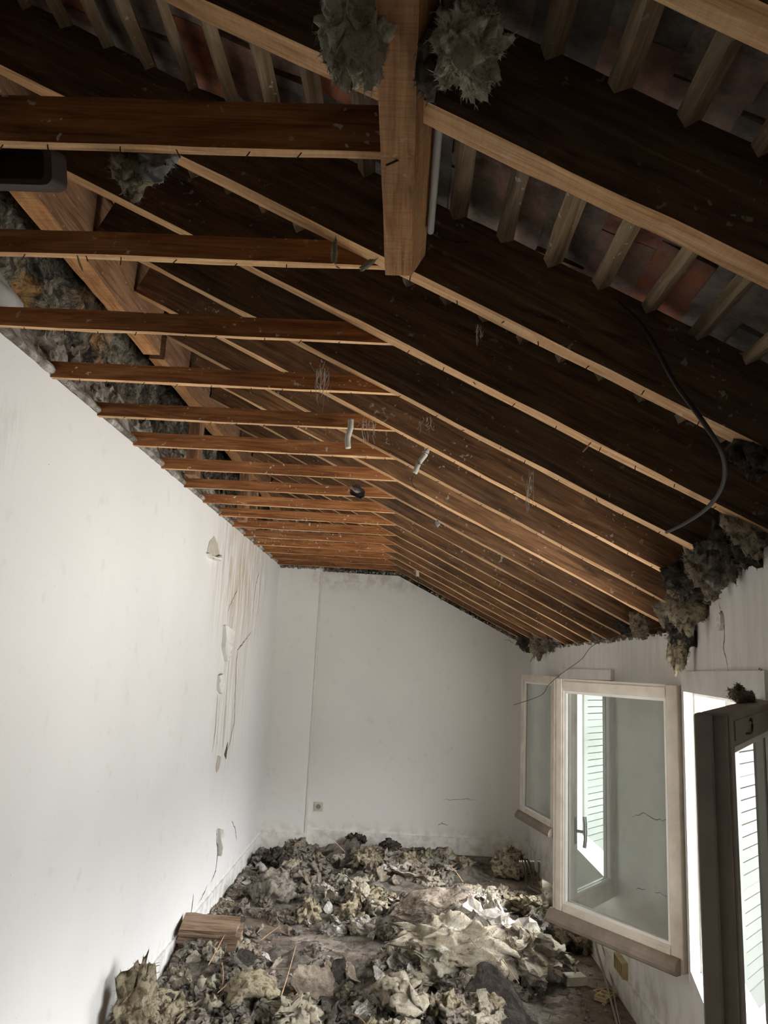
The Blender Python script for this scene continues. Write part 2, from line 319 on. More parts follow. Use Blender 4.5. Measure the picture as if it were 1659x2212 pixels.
def timber(name, L, h, t, side, under, parent=None, seed=0, rag=0.0015, top=None):
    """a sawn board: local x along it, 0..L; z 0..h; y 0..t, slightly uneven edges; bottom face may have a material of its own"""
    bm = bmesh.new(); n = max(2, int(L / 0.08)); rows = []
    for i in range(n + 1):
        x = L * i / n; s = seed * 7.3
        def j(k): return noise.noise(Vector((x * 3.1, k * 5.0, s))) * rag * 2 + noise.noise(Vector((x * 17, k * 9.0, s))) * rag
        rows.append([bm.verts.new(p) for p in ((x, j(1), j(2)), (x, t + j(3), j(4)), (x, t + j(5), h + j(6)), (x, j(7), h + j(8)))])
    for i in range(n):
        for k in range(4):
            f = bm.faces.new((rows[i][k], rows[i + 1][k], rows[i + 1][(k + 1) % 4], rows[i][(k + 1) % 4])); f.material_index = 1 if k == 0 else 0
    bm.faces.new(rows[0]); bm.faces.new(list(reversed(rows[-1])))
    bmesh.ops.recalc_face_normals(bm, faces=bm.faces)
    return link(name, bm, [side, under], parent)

def under_z(x): return EYE + 0.855 - 0.495 * (x + 0.03)       # plane of the rafters' undersides
SL = math.atan(0.495)
RISE = 0.19                                                   # rafter height measured straight up

# ------------------------------------------------------------------ setting
XL, XR, YE, YB = -1.21, 1.27, 7.68, -1.3
CEIL = EYE + 0.885
bm = bmesh.new(); box(bm, (XL - 0.4, YB - 0.2, -0.12), (XR + 0.25, YE + 0.2, 0.0)); tag(link('floor', bm, 'floor'), kind='structure')
bm = bmesh.new(); box(bm, (XL - 0.14, YB, 0), (XL, YE, CEIL + 0.012)); wall_left = tag(link('wall_left', bm, 'plaster_left'), kind='structure')
# rough party wall that shows above the plaster
bm = bmesh.new(); ny, nz = 620, 80; g = []
for i in range(ny + 1):
    row = []
    for k in range(nz + 1):
        y = YB + (YE - YB) * i / ny; z = 2.45 + 1.1 * k / nz
        p = Vector((y * 2.2, z * 2.2, 3.0)); d = 0.035 * noise.fractal(p * 2.0, 0.7, 2.2, 7) + 0.012 * noise.noise(p * 14) + 0.03 * (0.5 - noise.cell(Vector((y * 4.2 + 0.35 * noise.noise(p * 2), z * 5.5, 1))))
        row.append(bm.verts.new((XL - 0.165 + d, y, z)))
    g.append(row)
for i in range(ny):
    for k in range(nz): bm.faces.new((g[i][k], g[i + 1][k], g[i + 1][k + 1], g[i][k + 1]))
box(bm, (XL - 0.42, YB, 2.3), (XL - 0.24, YE, 3.6))
tag(link('wall_party', bm, 'stone', smooth=True), kind='structure')
# end wall, its top cut to the flat and the slope of the old ceiling; box-out in the left corner
def end_prism(bm, y0, y1, x0, x1, ztop):
    xs = sorted(set([x0, x1] + ([-0.05] if x0 < -0.05 < x1 else [])))
    ring = [(x0, 0), (x1, 0)] + [(x, ztop(x)) for x in reversed(xs)]
    prism(bm, [(x, y0, z) for x, z in ring], [(x, y1, z) for x, z in ring])
def old_ceiling(x): return min(CEIL, under_z(x))
bm = bmesh.new(); end_prism(bm, YE, YE + 0.15, XL - 0.14, XR + 0.2, old_ceiling)
wall_end = tag(link('wall_end', bm, 'plaster_end'), kind='structure')
bm = bmesh.new(); end_prism(bm, YE + 0.15, YE + 0.25, XL - 0.4, XR + 0.25, lambda x: under_z(x) + RISE + 0.1)
tag(link('wall_end_gable', bm, 'stone'), kind='structure')
bm = bmesh.new(); box(bm, (XL, 7.50, 0), (-0.80, YE, CEIL)); tag(link('wall_end_boxing', bm, 'plaster_end'), kind='structure')
bm = bmesh.new(); box(bm, (XL - 0.4, YB - 0.15, 0), (XR + 0.25, YB, 3.7)); tag(link('wall_back', bm, 'plaster_end'), kind='structure')

WZ0, WZ1 = EYE - 1.215, EYE + 0.0
def wall_piece(bm, xf, x0, x1, y0, y1, z0, z1): pass
# window wall, far stretch: straight, with window 1
bm = bmesh.new(); T = 0.15; zt = under_z(XR)
W1A, W1B = 4.72, 6.20
for (y0, y1, z0, z1) in ((3.55, W1A, 0, zt), (W1B, YE, 0, zt), (W1A, W1B, 0, WZ0), (W1A, W1B, WZ1, zt)): box(bm, (XR, y0, z0), (XR + T, y1, z1))
prism(bm, [(XR + 0.09, 3.55, zt), (XR + T, 3.55, zt), (XR + T, YE, zt), (XR + 0.09, YE, zt)],
          [(XR + 0.09, 3.55, under_z(XR + 0.09) + RISE + 0.02), (XR + T, 3.55, under_z(XR + T) + RISE + 0.02), (XR + T, YE, under_z(XR + T) + RISE + 0.02), (XR + 0.09, YE, under_z(XR + 0.09) + RISE + 0.02)])
wall_right = tag(link('wall_right', bm, 'plaster_right'), kind='structure')
# window wall, near stretch: leaning into the room, with window 2. Local frame: s along ND, d outwards
def near(s, d, z): p = NP + ND * s - NN * d; return Vector((p.x, p.y, z))
def near_box(bm, s0, s1, d0, d1, z0, z1, mi=0):
    f0 = z0 if callable(z0) else (lambda p: z0); f1 = z1 if callable(z1) else (lambda p: z1)
    ring = [near(s0, d0, 0), near(s1, d0, 0), near(s1, d1, 0), near(s0, d1, 0)]
    prism(bm, [(p.x, p.y, f0(p)) for p in ring], [(p.x, p.y, f1(p)) for p in ring], mi)
bm = bmesh.new(); W2A, W2B = 0.04, 1.55; SEND = 5.0
uz = lambda p: under_z(p.x)
near_box(bm, 0, W2A, 0, T, 0, uz); near_box(bm, W2B, SEND, 0, T, 0, uz); near_box(bm, W2A, W2B, 0, T, 0, WZ0); near_box(bm, W2A, W2B, 0, T, WZ1, uz)
near_box(bm, -0.02, SEND, 0.09, T, uz, lambda p: under_z(p.x) + RISE + 0.02)
wall_near = tag(link('wall_right_near', bm, 'plaster_near'), kind='structure')
# baseboards
bm = bmesh.new(); box(bm, (-0.80, YE - 0.018, 0), (XR, YE, 0.15)); tag(link('baseboard_end', bm, 'plaster_end'), kind='structure')
bm = bmesh.new(); box(bm, (XL, 7.485, 0), (-0.80, 7.5, 0.15)); tag(link('baseboard_boxing', bm, 'plaster_end'), kind='structure')
bm = bmesh.new(); box(bm, (XL, 1.0, 0), (XL + 0.014, 7.48, 0.13)); tag(link('baseboard_left', bm, 'plaster_left'), kind='structure')
bm = bmesh.new(); box(bm, (XR - 0.014, 3.6, 0), (XR, YE - 0.02, 0.13)); tag(link('baseboard_right', bm, 'plaster_right'), kind='structure')
# corner bead on the boxing edge
bm = bmesh.new(); box(bm, (-0.806, 7.493, 0.15), (-0.794, 7.506, CEIL - 0.01)); tag(link('trim_1', bm, 'frame_white'), kind='structure')

# roof tiles seen from below: rows of clay tiles between the battens
BAT = [-1.06 + 0.1045 * i for i in range(24)]
bm = bmesh.new(); rl = bm.verts.layers.float.new('rnd'); ca, sa = math.cos(SL), math.sin(SL)
def deck_pt(x, y, up): return Vector((x + up * sa, y, under_z(x) + RISE + 0.028 / ca + up * ca))
for bi in range(-3, len(BAT)):
    xa = -1.06 + 0.1045 * bi; y = YB - 0.2 + random.random() * 0.2
    while y < YE + 0.2:
        ln = random.choice((0.18, 0.21, 0.23)) ; gap = random.uniform(0.003, 0.012); up = random.uniform(0.0, 0.012); tl = random.uniform(-0.008, 0.01); r = random.random()
        a = deck_pt(xa - 0.035, y + gap, up); b = deck_pt(xa + 0.1045 - 0.03, y + gap, up + tl + 0.008); c = deck_pt(xa + 0.1045 - 0.03, y + ln, up + tl + random.uniform(0, 0.008)); d = deck_pt(xa - 0.035, y + ln, up + random.uniform(-0.003, 0.006))
        nrm = Vector((sa, 0, ca)) * 0.014; nv0 = len(bm.verts)
        nU = 3; nV = 4; lo = []; hi = []
        for i in range(nU + 1):
            for k in range(nV + 1):
                p = a.lerp(b, i / nU).lerp(d.lerp(c, i / nU), k / nV); q = noise.noise(p * 14) * 0.004
                v = bm.verts.new(p + nrm * 0 + Vector((sa, 0, ca)) * q); v[rl] = r; lo.append(v)
        for i in range(nU):
            for k in range(nV): bm.faces.new((lo[i * (nV + 1) + k], lo[(i + 1) * (nV + 1) + k], lo[(i + 1) * (nV + 1) + k + 1], lo[i * (nV + 1) + k + 1]))
        tops = [bm.verts.new(p + nrm) for p in (a, b, c, d)]
        for v in tops: v[rl] = r
        cs = [lo[0], lo[nU * (nV + 1)], lo[nU * (nV + 1) + nV], lo[nV]]
        for i in range(4):
            bm.faces.new((cs[i], cs[(i + 1) % 4], tops[(i + 1) % 4], tops[i]))
        bm.faces.new(tops)
        y += ln
# the layer above the tiles keeps the daylight out
u0, u1 = 0.05, 0.08
ring = [(XL - 0.45, YB - 0.3), (XR + 0.5, YB - 0.3), (XR + 0.5, YE + 0.35), (XL - 0.45, YE + 0.35)]
prism(bm, [deck_pt(x, y, u0) for x, y in ring], [deck_pt(x, y, u1) for x, y in ring])
tag(link('ceiling', bm, 'tile'), kind='structure')

# ------------------------------------------------------------------ windows
def frame_mesh(P, s0, s1, z0, z1, w=0.055, d0=-0.022, d1=0.05, outer=0.2):
    bm = bmesh.new()
    def bx(a, b, c, d, e, f):
        ring = [P(a, e, 0), P(b, e, 0), P(b, f, 0), P(a, f, 0)]; prism(bm, [(p[0], p[1], c) for p in ring], [(p[0], p[1], d) for p in ring])
    bx(s0 - 0.012, s0 + w, z0, z1 + 0.03, d0, d1); bx(s1 - w, s1 + 0.012, z0, z1 + 0.03, d0, d1)
    bx(s0 + w, s1 - w, z1 - w, z1 + 0.03, d0, d1); bx(s0 + w, s1 - w, z0, z0 + w, d0, d1)
    # rebate step
    bx(s0 + w, s0 + w + 0.014, z0 + w, z1 - w, 0.02, d1); bx(s1 - w - 0.014, s1 - w, z0 + w, z1 - w, 0.02, d1)
    bx(s0 + w, s1 - w, z1 - w - 0.014, z1 - w, 0.02, d1)
    bmesh.ops.recalc_face_normals(bm, faces=bm.faces)
    return bm
far = lambda s, d, z: Vector((XR + d, 3.55 + s, z))
w1 = tag(link('window_1', frame_mesh(far, W1A - 3.55, W1B - 3.55, WZ0, WZ1), 'frame_white'), kind='structure')
w2 = tag(link('window_2', frame_mesh(near, W2A, W2B, WZ0, WZ1), 'frame_white'), kind='structure')
def sill(P, s0, s1, parent):
    bm = bmesh.new(); ring = [P(s0 + 0.002, 0.05, 0), P(s1 - 0.002, 0.05, 0), P(s1 - 0.002, 0.19, 0), P(s0 + 0.002, 0.19, 0)]
    prism(bm, [(p[0], p[1], WZ0) for p in ring], [(ring[0][0], ring[0][1], WZ0 + 0.045), (ring[1][0], ring[1][1], WZ0 + 0.045), (ring[2][0], ring[2][1], WZ0 + 0.02), (ring[3][0], ring[3][1], WZ0 + 0.02)])
    bmesh.ops.recalc_face_normals(bm, faces=bm.faces)
    o = link('window_sill', bm, 'frame_white', parent)
    o['label'] = 'pale sloping outer sill'
sill(far, W1A - 3.55, W1B - 3.55, w1); sill(near, W2A, W2B, w2)

def sash(label, hinge, free, ztop, h, ext_side, paint='paint', handle=False, stile=0.062, drip_up=0.0, group=None, beadm='paint_bead', th=0.045):
    """a casement leaf; local x from the hinge to the free edge, y across its thickness (ext_side = sign of y of the outer face), z from the top down"""
    hx, hy = hinge; dx, dy = free[0] - hx, free[1] - hy; w = math.hypot(dx, dy)
    e = empty('window_sash', (hx, hy, ztop - h), math.atan2(dy, dx)); tag(e, label, 'window', group)
    t = th / 2; br = 0.095
    bm = bmesh.new(); box(bm, (0, -t, 0), (stile, t, h)); bmesh.ops.bevel(bm, geom=list(bm.edges), offset=0.0025, segments=1, affect='EDGES'); link('stile', bm, paint, e)
    bm = bmesh.new(); box(bm, (w - stile, -t, 0), (w, t, h))
    # stepped lip on both stiles, as a casement rebate has
    box(bm, (w - 0.001, -t * 0.15 if ext_side > 0 else -t, 0), (w + 0.012, t if ext_side > 0 else t * 0.15, h)); box(bm, (w - stile + 0.012, -t - 0.004, 0), (w - 0.012, t + 0.004, h)); 
    bmesh.ops.bevel(bm, geom=list(bm.edges), offset=0.0025, segments=1, affect='EDGES')
    link('stile', bm, paint, e)
    for (z0, z1) in ((0, br), (h - stile, h)):
        bm = bmesh.new(); box(bm, (stile, -t, z0), (w - stile, t, z1)); box(bm, (stile, -t - 0.004, z0 + 0.012), (w - stile, t + 0.004, z1 - 0.014)); link('rail', bm, paint, e)
    bm = bmesh.new(); box(bm, (stile, -0.002, br), (w - stile, 0.002, h - stile)); link('glass_pane', bm, 'glass', e)
    bm = bmesh.new(); b = 0.013
    for s in (-1, 1):
        y0, y1 = (0.003, t - 0.004) if s > 0 else (-t + 0.004, -0.003)
        box(bm, (stile, y0, br), (stile + b, y1, h - stile)); box(bm, (w - stile - b, y0, br), (w - stile, y1, h - stile))
        box(bm, (stile + b, y0, br), (w - stile - b, y1, br + b)); box(bm, (stile + b, y0, h - stile - b), (w - stile - b, y1, h - stile))
    link('glazing_bead', bm, beadm, e)
    # drip rail along the foot of the outer face: a quarter round
    bm = bmesh.new(); prof = [(0, 0.06), (0.012, 0.058), (0.026, 0.048), (0.036, 0.032), (0.040, 0.014), (0.038, 0.0), (0.030, -0.006), (0, -0.004)]
    s = ext_side; ring0 = [(0.012, s * (t + a), z) for a, z in prof]; ring1 = [(w + 0.02, s * (t + a), z) for a, z in prof]
    prism(bm, ring0, ring1); bmesh.ops.recalc_face_normals(bm, faces=bm.faces); link('drip_rail', bm, 'paint_drip' if paint != 'paint_shaded' else 'paint_shaded', e)
    for z in (0.14, h - 0.17):
        bm = bmesh.new(); tube(bm, [(-0.006, -ext_side * (t + 0.008), z), (-0.006, -ext_side * (t + 0.008), z + 0.085)], 0.0075, 10); box(bm, (-0.004, -0.001 - (t if ext_side > 0 else -t), z + 0.004), (0.03, 0.001 - (t if ext_side > 0 else -t), z + 0.04))
        link('hinge', bm, 'paint_bead', e)
    if handle:
        s = -ext_side; hz = handle
        bm = bmesh.new(); box(bm, (w - 0.045, min(s * t, s * (t + 0.008)), hz - 0.065), (w - 0.018, max(s * t, s * (t + 0.008)), hz + 0.065))
        tube(bm, [(w - 0.031, s * t, hz), (w - 0.031, s * (t + 0.055), hz)], 0.008, 10)
        tube(bm, [(w - 0.031, s * (t + 0.055), hz - 0.075), (w - 0.031, s * (t + 0.060), hz - 0.04), (w - 0.031, s * (t + 0.060), hz + 0.04), (w - 0.031, s * (t + 0.055), hz + 0.075)], 0.0095, 10)
        link('handle', bm, 'steel', e)
    return e, w
SH = 1.19
sash('white painted casement leaf of the far window, swung back flat towards the end wall', (1.235, 6.24), (1.095, 6.98), EYE - 0.03, SH, 1)
sash('casement leaf with a T-shaped handle seen through the glass of the big leaf', (1.252, 4.735), (0.905, 4.275), EYE - 0.03, SH, -1, handle=0.42)
sash('large dirty cream casement leaf hanging open in the middle of the right wall', (1.262, 3.60), (0.845, 4.235), EYE - 0.03, SH, 1)
sC, wC = sash('dirty shaded casement leaf nearest the camera at the right edge', (0.97, 2.11), (0.60, 1.53), EYE - 0.042, SH, -1, paint='paint_shaded', th=0.055); sC.rotation_euler.y = 0.03
# cup hook on its top rail (inner face)
bm = bmesh.new(); pts = [(wC - 0.16 + 0.0, 0.027, SH - 0.045), (wC - 0.19, 0.036, SH - 0.045)] + [(wC - 0.21 - 0.014 * math.sin(a), 0.036, SH - 0.045 + 0.014 - 0.014 * math.cos(a)) for a in [k * 0.55 for k in range(8)]]
tube(bm, pts, 0.0022, 8); hk = link('hook', bm, 'iron', sC); hk['label'] = 'small dark cup hook'

# shutters outside and the balcony they stand on
def shutter(label, x0, x1, y, z0, z1, ang, pivot):
    e = empty('louvred_shutter', (pivot[0], pivot[1], z0), ang); tag(e, label, 'shutter', None)
    w = x1 - x0; h = z1 - z0; s = 0.06
    bm = bmesh.new(); box(bm, (0, -0.016, 0), (s, 0.016, h)); box(bm, (w - s, -0.016, 0), (w, 0.016, h))
    zs = [0, 0.09, h * 0.36, h * 0.36 + 0.05, h * 0.69, h * 0.69 + 0.05, h - 0.07, h]
    for a, b in ((zs[0], zs[1]), (zs[2], zs[3]), (zs[4], zs[5]), (zs[6], zs[7])): box(bm, (s, -0.016, a), (w - s, 0.016, b))
    link('shutter_frame', bm, 'shutter', e)
    bm = bmesh.new()
    for a, b in ((zs[1], zs[2]), (zs[3], zs[4]), (zs[5], zs[6])):
        n = max(1, round((b - a) / 0.052))
        for i in range(n):
            z = a + (b - a) * (i + 0.5) / n
            prism(bm, [(s, -0.013, z - 0.022), (w - s, -0.013, z - 0.022), (w - s, -0.004, z - 0.022), (s, -0.004, z - 0.022)], [(s, -0.009, z + 0.022), (w - s, -0.009, z + 0.022), (w - s, -0.002, z + 0.022), (s, -0.002, z + 0.022)])
    bmesh.ops.recalc_face_normals(bm, faces=bm.faces)
    link('louvres', bm, 'shutter', e)
    bm = bmesh.new(); box(bm, (s, 0.0, 0.05), (w - s, 0.004, h - 0.03)); link('shadow_gap_panel', bm, 'crack', e)  # added dark panel, stands for the shade between the slats
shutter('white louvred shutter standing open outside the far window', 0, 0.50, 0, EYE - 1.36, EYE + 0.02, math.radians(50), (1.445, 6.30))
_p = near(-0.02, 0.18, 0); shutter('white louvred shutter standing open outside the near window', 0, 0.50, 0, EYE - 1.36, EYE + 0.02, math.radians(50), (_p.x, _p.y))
bm = bmesh.new(); box(bm, (XR + 0.16, 3.0, 0.10), (XR + 1.5, 9.0, 0.22)); tag(link('balcony_slab', bm, 'mastic'), kind='structure')
e = empty('balcony_railing', (XR + 1.4, 6.0, 0.22)); tag(e, 'balcony railing of horizontal rails outside the open windows', 'railing')
for z in (0.15, 0.45, 0.75, 1.0):
    bm = bmesh.new(); box(bm, (-0.02, -2.8, z - 0.018), (0.02, 2.8, z + 0.018)); link('rail', bm, 'frame_white', e)
for y in (-2.6, -1.3, 0, 1.3, 2.6):
    bm = bmesh.new(); box(bm, (-0.018, y - 0.018, 0), (0.018, y + 0.018, 0.98)); link('post', bm, 'frame_white', e)

# ------------------------------------------------------------------ rafters, ties, beams
ORD = ['first', 'second', 'third', 'fourth', 'fifth', 'sixth', 'seventh', 'eighth', 'ninth', 'tenth', 'eleventh', 'twelfth', 'thirteenth', 'fourteenth', 'fifteenth', 'sixteenth', 'seventeenth', 'eighteenth']
nb = bmesh.new(); tube(nb, [(0, 0, 0.004), (0.001, 0, -0.004), (0.003, 0.001, -0.014)], 0.0013, 5)
nail_me = bpy.data.meshes.new('nail'); nb.to_mesh(nail_me); nb.free(); nail_me.materials.append(M['nail'])
def nails(parent, L, t, a, b, step):
    x = a
    while x < b:
        o = bpy.data.objects.new('nail', nail_me); col.objects.link(o); o.parent = parent
        o.location = (x + random.uniform(-0.02, 0.02), t * random.uniform(0.3, 0.7), 0); o.rotation_euler = (random.uniform(-0.8, 0.8), random.uniform(-0.8, 0.8), random.uniform(0, 6)); o.scale = (1, 1, random.uniform(0.7, 1.3))
        x += step
YR = [0.725, 1.085] + [1.61 + 0.409 * k for k in range(15)]
XTOP = -1.10
BEAM_X0 = XTOP
for i, Y in enumerate(YR):
    # lower end: on the wall, which leans in for the near ones
    if Y < 3.5:
        s = (3.55 - (Y - 0.03)) / math.cos(NA); xe = near(s, 0.075, 0).x
    else: xe = XR + 0.075
    L = (xe - XTOP) / math.cos(SL)
    h = RISE * math.cos(SL); t = 0.05
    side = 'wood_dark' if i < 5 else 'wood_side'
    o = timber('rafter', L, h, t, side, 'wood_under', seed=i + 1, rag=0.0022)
    # local x runs down the slope to the right
    o.matrix_world = Matrix.Translation((XTOP, Y - t, under_z(XTOP))) @ Matrix.Rotation(SL, 4, 'Y')
    if i == 0: lab = 'dark rafter crossing the top right corner, nearest the camera'
    elif i == len(YR) - 1: lab = 'last brown rafter, lying close above the end wall'
    else: lab = 'brown sawn rafter sloping down to the window wall, %s from the camera' % ORD[i]
    tag(o, lab, 'rafter', 'rafters of the bare roof')
    if i in (2, 3, 4, 5, 6): nails(o, L, t, 1.2 if i < 6 else 1.25, L - 0.12, 0.115)
TIE_Z = EYE + 0.870
TH = [0.093, 0.058, 0.056, 0.056, 0.056, 0.060, 0.056, 0.052]
for i, Y in enumerate([1.215] + YR[2:]):
    xe = -0.045 if i != 5 else 0.06
    if i == 0: xe = -0.072
    x0 = XL - 0.03; L = xe - x0; t = 0.022; h = TH[i] if i < len(TH) else 0.055
    o = timber('ceiling_tie', L, h, t, 'wood_tie' if i > 3 else 'wood_tie', 'wood_under', seed=40 + i, rag=0.0016)
    rise = 0.02 if i > 0 else 0.0
    o.matrix_world = Matrix.Translation((x0, Y + 0.003, TIE_Z + 0.018)) @ Matrix.Rotation(math.atan2(0.012 if i > 1 else 0.004, L), 4, 'Y')
    if i == 0: lab = 'thick horizontal ceiling board nearest the camera, with a pale underside'
    elif i == 15: lab = 'last horizontal ceiling board, just in front of the end wall'
    else: lab = 'horizontal orange-brown ceiling board from the left wall, %s from the camera' % ORD[i]
    tag(o, lab, 'beam', 'horizontal boards of the old flat ceiling')
    if i < 6: nails(o, L, t, 0.12, L - 0.05, 0.115)
# central beam overhead, along the room, ending at the third frame
bm = bmesh.new(); y0, y1 = -0.6, 1.54
q0 = [(-0.068, 0.822), (-0.012, 0.822), (0.017, 0.873), (-0.066, 0.873)]
n = 26; rows = []
for i in range(n + 1):
    y = (y1 - y0) * i / n
    rows.append([bm.verts.new((x + 0.0015 * noise.noise(Vector((y * 6, k * 4, 2))), y, z - 0.822 + 0.0015 * noise.noise(Vector((y * 6, k * 4, 7))))) for k, (x, z) in enumerate(q0)])
for i in range(n):
    for k in range(4): bm.faces.new((rows[i][k], rows[i + 1][k], rows[i + 1][(k + 1) % 4], rows[i][(k + 1) % 4]))
bm.faces.new(rows[0]); bm.faces.new(list(reversed(rows[-1]))); bmesh.ops.recalc_face_normals(bm, faces=bm.faces)
# turn so that local x runs along the beam (the grain follows it)
for v in bm.verts: v.co = Vector((v.co.y, -v.co.x, v.co.z))
o = link('ceiling_beam', bm, 'wood_beam'); o.location = (0, y0, EYE + 0.822); o.rotation_euler = (0, 0, math.radians(90))
tag(o, 'orange sawn beam running overhead along the room, its end above the second board', 'beam')
bn = bpy.data.objects.new('nail', nail_me); col.objects.link(bn); bn.parent = o; bn.location = (1.75, 0.04, 0); bn.rotation_euler = (0.9, 0.6, 0); bn.scale = (1.5, 1.5, 1.6)
# beams on the party wall
def wall_beam(label, y0, y1, x0, x1, z0, z1, seed):
    L = y1 - y0; o = timber('wall_beam', L, z1 - z0, x1 - x0, 'wood_wallbeam', 'wood_beam', seed=seed, rag=0.003)
    o.matrix_world = Matrix.Translation((x1, y0, z0)) @ Matrix.Rotation(math.radians(90), 4, 'Z'); tag(o, label, 'beam'); return o
wall_beam('rough squared beam against the rubble wall at the upper left, near part', -1.0, 3.16, -1.175, -1.105, EYE + 1.275, EYE + 1.60, 61)
wall_beam('rough squared beam against the rubble wall, continuing behind the joint', 3.24, 7.6, -1.175, -1.105, EYE + 1.285, EYE + 1.60, 62)
for (y, w, lab) in ((3.9, 0.09, 'short upright post on the rubble wall behind the fourth board'), (5.2, 0.12, 'wide upright post on the rubble wall above the boards'), (5.55, 0.07, 'narrow dark upright post on the rubble wall further along')):
    o = timber('wall_post', 0.36, w, 0.06, 'wood_wallbeam', 'wood_wallbeam', seed=70 + int(y * 3))
    o.matrix_world = Matrix.Translation((-1.165, y, EYE + 0.92)) @ Matrix.Rotation(math.radians(-90), 4, 'Y') @ Matrix.Rotation(math.radians(-90), 4, 'X')
    tag(o, lab, 'post')
# battens under the tiles
YBT = [YB, YE + 0.1]
for i, x in enumerate(BAT[:22]):
    L = YBT[1] - YBT[0]; w = 0.026 + 0.006 * random.random()
    if x > XR - 0.02: continue
    o = timber('batten', L, 0.026, w, 'batten', 'batten', seed=90 + i, rag=0.0035)
    o.matrix_world = Matrix.Translation((x + w / 2, YB, under_z(x + w / 2) + RISE + 0.001)) @ Matrix.Rotation(math.radians(90), 4, 'Z') @ Matrix.Rotation(-SL, 4, 'X')
    tag(o, 'dusty roof batten running along the room under the tiles, %s from the party wall' % (ORD[i] if i < 18 else ['nineteenth', 'twentieth', 'twenty-first', 'twenty-second'][i - 18]), 'batten', 'roof battens')

# ------------------------------------------------------------------ soft things: mineral wool
def fibres(bm, n, size, seed, mi=0, ln=(0.012, 0.04), fw=1.0):
    rnd = random.Random(seed); bm.verts.ensure_lookup_table(); vs = list(bm.verts); bm.normal_update()
    for _ in range(n):
        v = rnd.choice(vs); nrm = v.normal.copy()
        d = (nrm + Vector((rnd.uniform(-1, 1), rnd.uniform(-1, 1), rnd.uniform(-1, 1))) * 0.8).normalized()
        a = d.cross(Vector((rnd.random(), rnd.random(), rnd.random()))).normalized() * rnd.uniform(0.0006, 0.002) * fw
        l = rnd.uniform(*ln) * size; bend = Vector((rnd.uniform(-1, 1), rnd.uniform(-1, 1), rnd.uniform(-1, 0.6))) * l * 0.4
        p = v.co - nrm * 0.002
        q = [bm.verts.new(p - a), bm.verts.new(p + a), bm.verts.new(p + d * l * 0.55 + a * 0.7 + bend * 0.3), bm.verts.new(p + d * l + bend)]
        f = bm.faces.new((q[0], q[1], q[2])); f.material_index = mi; f = bm.faces.new((q[0], q[2], q[3])); f.material_index = mi
def wad_mesh(name, seed, dims, mats, sub=4, rough=0.45, fold=0.35, nf=160, crust=False, pointy=0.0, fl=1.0):
    """a torn lump: a ball stretched, folded and ridged; with crust=True its flat top is a paper facing"""
    bm = bmesh.new(); bmesh.ops.create_icosphere(bm, subdivisions=sub, radius=1.0); S = Vector((seed * 3.7, seed * 1.9, seed * 5.3))
    dx, dy, dz = dims
    for v in bm.verts:
        p = v.co.copy(); n0 = p.copy()
        r = 1 + rough * noise.noise(p * 1.3 + S) + rough * 0.7 * noise.noise(p * 2.9 + S) 
        rd = 1 - abs(noise.noise(p * 3.3 + S * 2)) * 2
        rd2 = 1 - abs(noise.noise(p * 7.5 + S * 3)) * 2.2
        r += rough * 0.42 * rd + rough * 0.30 * rd2 + rough * 0.2 * noise.noise(p * 16 + S) - rough * 0.3
        if crust and n0.z > 0.15: p.z = p.z * 0.6
        q = Vector((p.x * dx, p.y * dy, p.z * dz)) * r
        w = Vector((noise.noise(q * 5 + S), noise.noise(q * 5 + S + Vector((9, 0, 0))), noise.noise(q * 5 + S + Vector((0, 9, 0))))) * fold * min(dx, dy)
        w.z *= 1.3; q += w
        if pointy and n0.z > 0: q.z += pointy * max(0, n0.z) ** 3
        v.co = q
    for f in bm.faces:
        c = f.calc_center_median(); f.material_index = 0
    if crust:
        bm.normal_update()
        for f in bm.faces:
            if f.normal.z > 0.25 and noise.noise(f.calc_center_median() * 9 + S) > -0.35: f.material_index = 1
    if nf: fibres(bm, nf * 4, fl, seed, 0, (0.025, 0.08), 3.0)
    me = bpy.data.meshes.new(name); bm.normal_update(); bm.to_mesh(me); bm.free()
    for mm in mats: me.materials.append(M[mm])
    if not crust: me.polygons.foreach_set('use_smooth', [True] * len(me.polygons))
    return me
